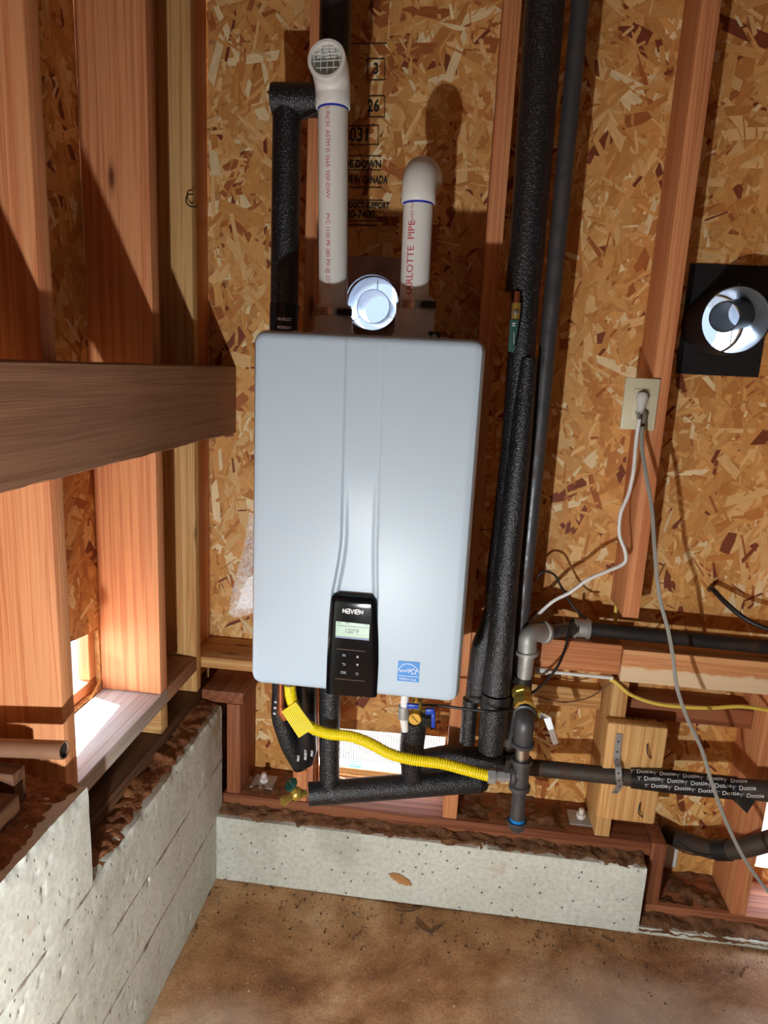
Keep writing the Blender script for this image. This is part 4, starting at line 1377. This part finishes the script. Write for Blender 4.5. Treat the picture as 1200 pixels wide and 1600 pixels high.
for a, s in ((T0, 1), (T1, -1)):
    d = (T1-T0).normalized()*s
    MB().lathe([(0, 0.016), (0, 0.0245), (0.010, 0.0245), (0.013, 0.0195)], a, d, 24).build('fitting_lip', M_IRON, tee, smooth=40)
tm = P(814, 1208, -0.165)
tl_ = P(800, 1211, -0.165)
MB().tube([tm, tl_], 0.0190, 22).build('tee_branch', M_IRON, tee, smooth=50)
MB().lathe([(0, 0.016), (0, 0.0245), (0.008, 0.0245), (0.012, 0.019)], tl_+Vector((-0.003, 0, 0)), (1, 0, 0.02), 24).build('fitting_lip', M_IRON, tee, smooth=40)
MB().tube([T1, P(808, 1284, -0.165)], 0.0165, 20).build('drip_leg', M_IRON, gl, smooth=50)
MB().lathe([(0, 0.0172), (0.008, 0.0175), (0.008, 0.0165)], P(808.3, 1277, -0.165), (P(808, 1284, -0.165)-T1), 22).build('thread_sealant', M_SKY, gl, smooth=50)
MB().lathe([(0, 0.017), (0, 0.0235), (0.005, 0.0235), (0.007, 0.0215), (0.018, 0.0205), (0.026, 0.014), (0.029, 0.0)], P(808, 1281, -0.165), (P(808, 1284, -0.165)-T1), 24).build('end_cap', M_IRON, gl, smooth=40)

# yellow corrugated hose
yh = empty('gas_hose', P(620, 1190, -0.17), 'yellow corrugated gas hose sagging from the heater to the iron tee', 'hose')
hp = cr([P(453, 1070, -0.20), P(455, 1090, -0.20), P(464, 1113, -0.20), P(482, 1134, -0.20), P(512, 1146, -0.195), P(545, 1150, -0.19), P(575, 1160, -0.185), P(610, 1178, -0.18),
         P(645, 1187, -0.175), P(690, 1193, -0.17), P(725, 1202, -0.168), P(762, 1212, -0.165)], 30)
L = [0]
for i in range(1, len(hp)): L.append(L[-1]+(hp[i]-hp[i-1]).length)
n_ = int(L[-1]/0.0056)*4
path, j = [], 0
for i in range(n_+1):
    t = L[-1]*i/n_
    while j < len(L)-2 and L[j+1] < t: j += 1
    path.append(hp[j].lerp(hp[j+1], (t-L[j])/(L[j+1]-L[j])))
MB().tube(path, [0.0134 if i % 4 in (0, 1) else 0.0120 for i in range(n_+1)], 18).build('corrugated_tube', M_YEL, yh, smooth=50)
c0 = [P(440, 1112, -0.222), P(462, 1097, -0.218), P(491, 1137, -0.220), P(467, 1153, -0.226)]
lab = MB().add(c0+[p+Vector((0, 0.002, 0)) for p in c0], [(0, 1, 2, 3), (7, 6, 5, 4), (0, 4, 5, 1), (1, 5, 6, 2), (2, 6, 7, 3), (3, 7, 4, 0)]).build('warning_tag', M_YEL, yh)
for k in range(9):
    t = (k+0.7)/9.5
    MB().tube([c0[0].lerp(c0[1], t)+Vector((0, -0.0004, 0)), c0[3].lerp(c0[2], t)+Vector((0, -0.0004, 0))], 0.0007, 5).build('tag_rib', M_YEL, lab)
MB().tube([P(453, 1066, -0.20), P(454, 1079, -0.20)], 0.0125, 6).build('nut', M_STEEL, yh, smooth=30)
MB().lathe([(0, 0.012), (0, 0.0175), (0.018, 0.0175), (0.020, 0.012)], P(762, 1212, -0.165), (1, 0, 0.03), 6).build('nut', M_GALV, yh, smooth=30)
MB().lathe([(0, 0.0105), (0.006, 0.0105), (0.006, 0.0140), (0.020, 0.0140), (0.021, 0.0115), (0.032, 0.0115)], P(775, 1212, -0.165), (1, 0, 0.03), 6).build('adapter', M_GALV, yh, smooth=30)

# valve with green lever handle up on the insulated pipe
gv = empty('stop_valve', P(803, 545, -0.10), 'small valve with a long green lever hanging on the insulated pipe', 'valve')
MB().tube([P(808, 456, -0.10), P(807, 474, -0.102)], 0.0065, 12).build('copper_stub', M_COPPER, gv, smooth=40)
MB().tube([P(807, 474, -0.102), P(805, 500, -0.105)], [0.010, 0.009], 12).build('body', M_BRASS, gv, smooth=40)
MB().lathe([(0, 0), (0, 0.006), (0.004, 0.006), (0.0045, 0)], P(806, 488, -0.112), (0, -1, 0), 6).build('packing_nut', M_STEEL, gv)
c0 = [P(797, 499, -0.116), P(811, 500, -0.116), P(803, 551, -0.110), P(794, 549, -0.110)]
gh = MB().add(c0+[p+Vector((0, 0.004, 0)) for p in c0], [(0, 1, 2, 3), (7, 6, 5, 4), (0, 4, 5, 1), (1, 5, 6, 2), (2, 6, 7, 3), (3, 7, 4, 0)]).build('lever_handle', M_GREEN, gv)
o = P(802.5, 507, -0.1165)
text('lever_letter', 'H', 0.010, lambda u, v, o=o: Vector((o.x+v*0.9, o.y+0.0002, o.z-u)), M_PRINT, gh, 'CENTER', bold=0.0003)
MB().ribbon([(0, 0), (0.002, -0.024)], 0.0018, lambda u, v: Vector((P(803, 519, -0.1163).x+u, -0.1163, P(803, 519, -0.1163).z+v))).build('lever_line', M_KEYS, gh, fixn=False)

# ------------------------------------------------------------------ outlet and cords
ou = empty('outlet', P(995, 672, -0.004), 'ivory wall outlet plate on the stud with two plugs in it', 'outlet')
c = (P(978, 591, -0.004)+P(1031, 590, -0.004)+P(1022, 673, -0.004)+P(969, 671, -0.004))/4
MB().box(c.x-0.0375, c.x+0.0375, -0.0065, -0.0005, c.z-0.0575, c.z+0.0575, 0.002).build('cover_plate', M_IVORY, ou, smooth=40)
MB().box(c.x-0.017, c.x+0.017, -0.0090, -0.0060, c.z-0.034, c.z+0.034, 0.001).build('receptacle', M_IVORY, ou, smooth=40)
for s in (1, -1):
    sl = MB().box(c.x-0.0085, c.x-0.0070, -0.0094, -0.0088, c.z+s*0.018-0.004, c.z+s*0.018+0.004).build('slot', M_INK, ou)
MB().lathe([(0, 0), (0, 0.003), (0.001, 0.003), (0.0012, 0)], (c.x, -0.0065, c.z+0.048), (0, -1, 0), 10).build('plate_screw', M_IVORY, ou)


def cord(name, pts, r, mat, label, cat='cord', k=8, n=8, flat=None):
    b = MB()
    path = cr([P(*p) for p in pts], k)
    if flat:
        for d in (-flat, 0, flat):
            b.tube([p+Vector((d, 0, 0)) for p in path], r, n)
        root = empty(name, path[-1], label, cat)
        return root, b, path
    root = empty(name, path[-1], label, cat)
    b.tube(path, r, n)
    return root, b, path


rt, b, _ = cord('white_power_cord', [(999, 655, -0.045), (994, 690, -0.045), (990, 735, -0.05), (982, 772, -0.05), (970, 802, -0.05), (968, 835, -0.05), (977, 862, -0.05), (975, 880, -0.05), (950, 892, -0.05), (918, 906, -0.05), (890, 926, -0.045), (862, 941, -0.03), (825, 975, 0.0), (800, 995, 0.02)], 0.0045, M_WCORD, 'white power cord curling down from the upper plug of the outlet')
b.build('cable', M_WCORD, rt, smooth=60)
pg = MB().lathe([(0, 0.012), (0.010, 0.0135), (0.014, 0.012), (0.030, 0.009), (0.045, 0.0055)], P(1004, 617, -0.012), P(999, 655, -0.045)-P(1004, 614, -0.012), 14).build('plug', M_WCORD, rt, smooth=50)
rt, b, _ = cord('grey_extension_cord', [(1003, 668, -0.04), (1003, 700, -0.05), (1010, 745, -0.07), (1019, 800, -0.09), (1023, 860, -0.11), (1030, 930, -0.12), (1044, 985, -0.13), (1052, 1030, -0.13), (1058, 1075, -0.14), (1075, 1125, -0.15), (1096, 1170, -0.16), (1113, 1225, -0.17), (1135, 1285, -0.18), (1165, 1345, -0.19), (1205, 1400, -0.20)], 0.0023, M_GCORD, 'flat ribbed grey cord hanging from the lower plug to the right edge', flat=0.0022)
b.build('cable', M_GCORD, rt, smooth=60)
MB().lathe([(0, 0.011), (0.012, 0.012), (0.016, 0.010), (0.034, 0.0065)], P(1003, 645, -0.010), P(1003, 678, -0.045)-P(1003, 645, -0.008), 12).build('plug', M_GCORD, rt, smooth=50)


def wire(name, pts, r, mat, label, cat='cable', k=8):
    return tag(MB().tube(cr([P(*p) for p in pts], k), r, 8).build(name, mat, smooth=60), label, cat)


wire('yellow_cable', [(953, 1062, 0.0), (962, 1066, -0.005), (985, 1085, -0.015), (1020, 1098, -0.02), (1060, 1104, -0.02), (1110, 1106, -0.02), (1160, 1104, -0.02), (1215, 1112, -0.02)], 0.0048, M_YELC, 'yellow sheathed cable sagging below the header block to the right')
wire('yellow_cable', [(988, 770, 0.10), (980, 810, 0.10), (975, 850, 0.10), (968, 900, 0.10), (962, 955, 0.10), (962, 975, 0.09)], 0.0048, M_YELC, 'yellow sheathed cable running down the left side of the right stud')
wire('black_cable', [(1108, 921, 0.135), (1114, 921, 0.10), (1130, 938, 0.07), (1155, 960, 0.04), (1180, 975, 0.02), (1220, 990, 0.0)], 0.0062, M_BLACK, 'thick black cable coming out of a hole in the strand board at the right')
wire('black_cable', [(838, 902, 0.02), (850, 893, 0.02), (866, 898, 0.02), (876, 915, 0.02), (890, 940, 0.02), (905, 958, 0.01), (916, 966, -0.01)], 0.0030, M_BLACK, 'thin black cable arching over the white cord beside the riser')
wire('black_cable', [(893, 968, -0.01), (889, 985, -0.03), (884, 1010, -0.05), (872, 1040, -0.08), (855, 1062, -0.09), (838, 1078, -0.10), (826, 1085, -0.11)], 0.0032, M_BLACK, 'black cable hanging from the gas line down to the brass valve')
wire('black_cable', [(655, 1101, -0.13), (690, 1103, -0.15), (730, 1108, -0.16), (765, 1111, -0.165), (800, 1109, -0.12), (815, 1104, -0.06)], 0.0032, M_BLACK, 'black cable strung from under the heater across the insulated pipes')
wire('brown_wire', [(957, 1062, 0.0), (945, 1074, 0.0), (920, 1090, 0.0), (885, 1097, 0.0), (860, 1094, 0.0), (842, 1088, 0.0)], 0.0018, M_BROWN, 'thin brown wire drooping between the header block and gas line', 'wire')
A, B = P(836, 1048, -0.004), P(958, 1056, -0.004)
wp = empty('white_strip', A, 'thin white strip with a thicker left end below the header block left of the right stud', 'strip')
MB().tube([A, P(856, 1049, -0.004)], 0.0085, 14).build('strip_end', M_PVC, wp, smooth=50)
B.z = A.z
MB().tube([P(850, 1049, -0.004), B], 0.0045, 12).build('tube', M_PVC, wp, smooth=50)  # white strip, thicker at its left end

wire('wire_hook', [(308, 323, -0.03), (297, 322, -0.045), (291, 315, -0.05), (293, 305, -0.05), (302, 303, -0.045)], 0.0016, M_BLACK, 'small bent black wire hook on the pale corner stud at upper left', 'hook')

# tan tube on the left step
tt = empty('open_tube', P(60, 1172, -0.70), 'tan metal tube with an open end resting by the left stud', 'tube')
A, B = P(-60, 1166, -0.69), P(101, 1172, -0.69)
MB().lathe([(0, 0.0145), ((B-A).length, 0.0145), ((B-A).length, 0.0125), (0, 0.0125)], A, B-A, 26, True).build('tube', M_TUBE, tt, smooth=40)
MB().lathe([((B-A).length-0.004, 0.0126), ((B-A).length-0.004, 0.0)], A, B-A, 26).build('bore', M_INK, tt)

# clear plastic bag behind the heater's left edge
rg = random.Random(2)
out = [(389, 800), (381, 850), (371, 890), (362, 925), (357, 960), (366, 965), (386, 962), (408, 950), (412, 880), (408, 810)]
cx_, cy_ = 388, 900
vs, fs = [], []
K, NR = 40, 7
for k in range(K):
    t = k/K*len(out)
    i = int(t)
    a, c = out[i], out[(i+1) % len(out)]
    ox, oy = a[0]+(c[0]-a[0])*(t-i), a[1]+(c[1]-a[1])*(t-i)
    for j in range(NR):
        s = j/(NR-1)
        px, py = cx_+(ox-cx_)*s, cy_+(oy-cy_)*s
        d = 0.016*(1-s*s)+0.010*noise.noise(Vector((px*0.10, py*0.06, 1)))*(1-s)
        vs.append(P(px, py, -0.09-d))
n_ = len(vs)
for k in range(K):
    for j in range(NR-1):
        a = k*NR+j; c = ((k+1) % K)*NR+j
        fs.append((a, a+1, c+1, c))
vs += [Vector((v.x, -0.18-v.y+0.004, v.z)) for v in vs]
fs += [tuple(n_+i for i in reversed(f)) for f in fs]
fs += [(k*NR+NR-1, n_+k*NR+NR-1, n_+((k+1) % K)*NR+NR-1, ((k+1) % K)*NR+NR-1) for k in range(K)]
bg_ = empty('plastic_bag', P(380, 962, -0.09), 'crumpled clear plastic bag hanging behind the left edge of the heater', 'bag')
MB().add(vs, fs).build('film', M_BAG, bg_, smooth=40)
c0 = [P(386, 905, -0.088), P(400, 896, -0.088), P(400, 950, -0.088), P(368, 952, -0.088)]  # white sheet painting the highlights on the crumpled film
MB().add(c0+[p+Vector((0, 0.002, 0)) for p in c0], [(0, 1, 2, 3), (7, 6, 5, 4), (0, 4, 5, 1), (1, 5, 6, 2), (2, 6, 7, 3), (3, 7, 4, 0)]).build('highlight_patch', M_PRINT, bg_)

# ------------------------------------------------------------------ black stamp on the strand board between the pipes
def stamp(px, py, s, size, bold=0.0009, sx=0.8):
    o = P(px, py, 0.1375)
    text('stamped_lettering', s, size, lambda u, v, o=o: Vector((o.x+u, 0.1375, o.z+v)), M_INK, wb, bold=bold, sx=sx)


def srule(x0, x1, py, w=0.002):
    a, c = P(x0, py, 0.1374), P(x1, py, 0.1374)
    MB().box(a.x, c.x, 0.1370, 0.1374, a.z-w/2, a.z+w/2).build('stamped_rule', M_INK, wb)


def sbox(x0, x1, y0, y1):
    for a, c in (((x0, y0), (x1, y0)), ((x1, y0), (x1, y1)), ((x1, y1), (x0, y1)), ((x0, y1), (x0, y0))):
        p, q_ = P(*a, 0.1373), P(*c, 0.1373)
        MB().tube([p, q_], 0.0011, 4).build('stamped_frame', M_INK, wb)


srule(540, 605, 68)
sbox(574, 601, 92, 125); stamp(583, 108, '3', 0.032)
sbox(577, 601, 150, 183); stamp(574, 166, '26', 0.036)
sbox(530, 591, 196, 226); stamp(535, 211, '1031', 0.042)
srule(540, 596, 243); stamp(529, 256, 'SIDE DOWN', 0.023)
srule(540, 596, 265); stamp(527, 280, 'MADE IN CANADA', 0.023, sx=0.62)
srule(540, 596, 292)
srule(538, 599, 312); stamp(528, 320, 'PRODUCT SUPPORT', 0.019, sx=0.72)
stamp(524, 334, '1-620-7400', 0.026); srule(538, 597, 344); srule(545, 590, 351, 0.003)
a_ = P(686, 1120, 0.137)
text('stamped_lettering', 'SIDE DOWN', 0.016, lambda u, v: Vector((a_.x+u-0.02, 0.137, a_.z+v)), M_INK, wb, sx=0.7)
text('stamped_lettering', 'DE IN C', 0.020, lambda u, v: Vector((a_.x+u-0.02, 0.137, a_.z-0.035+v)), M_INK, wb, sx=0.7)
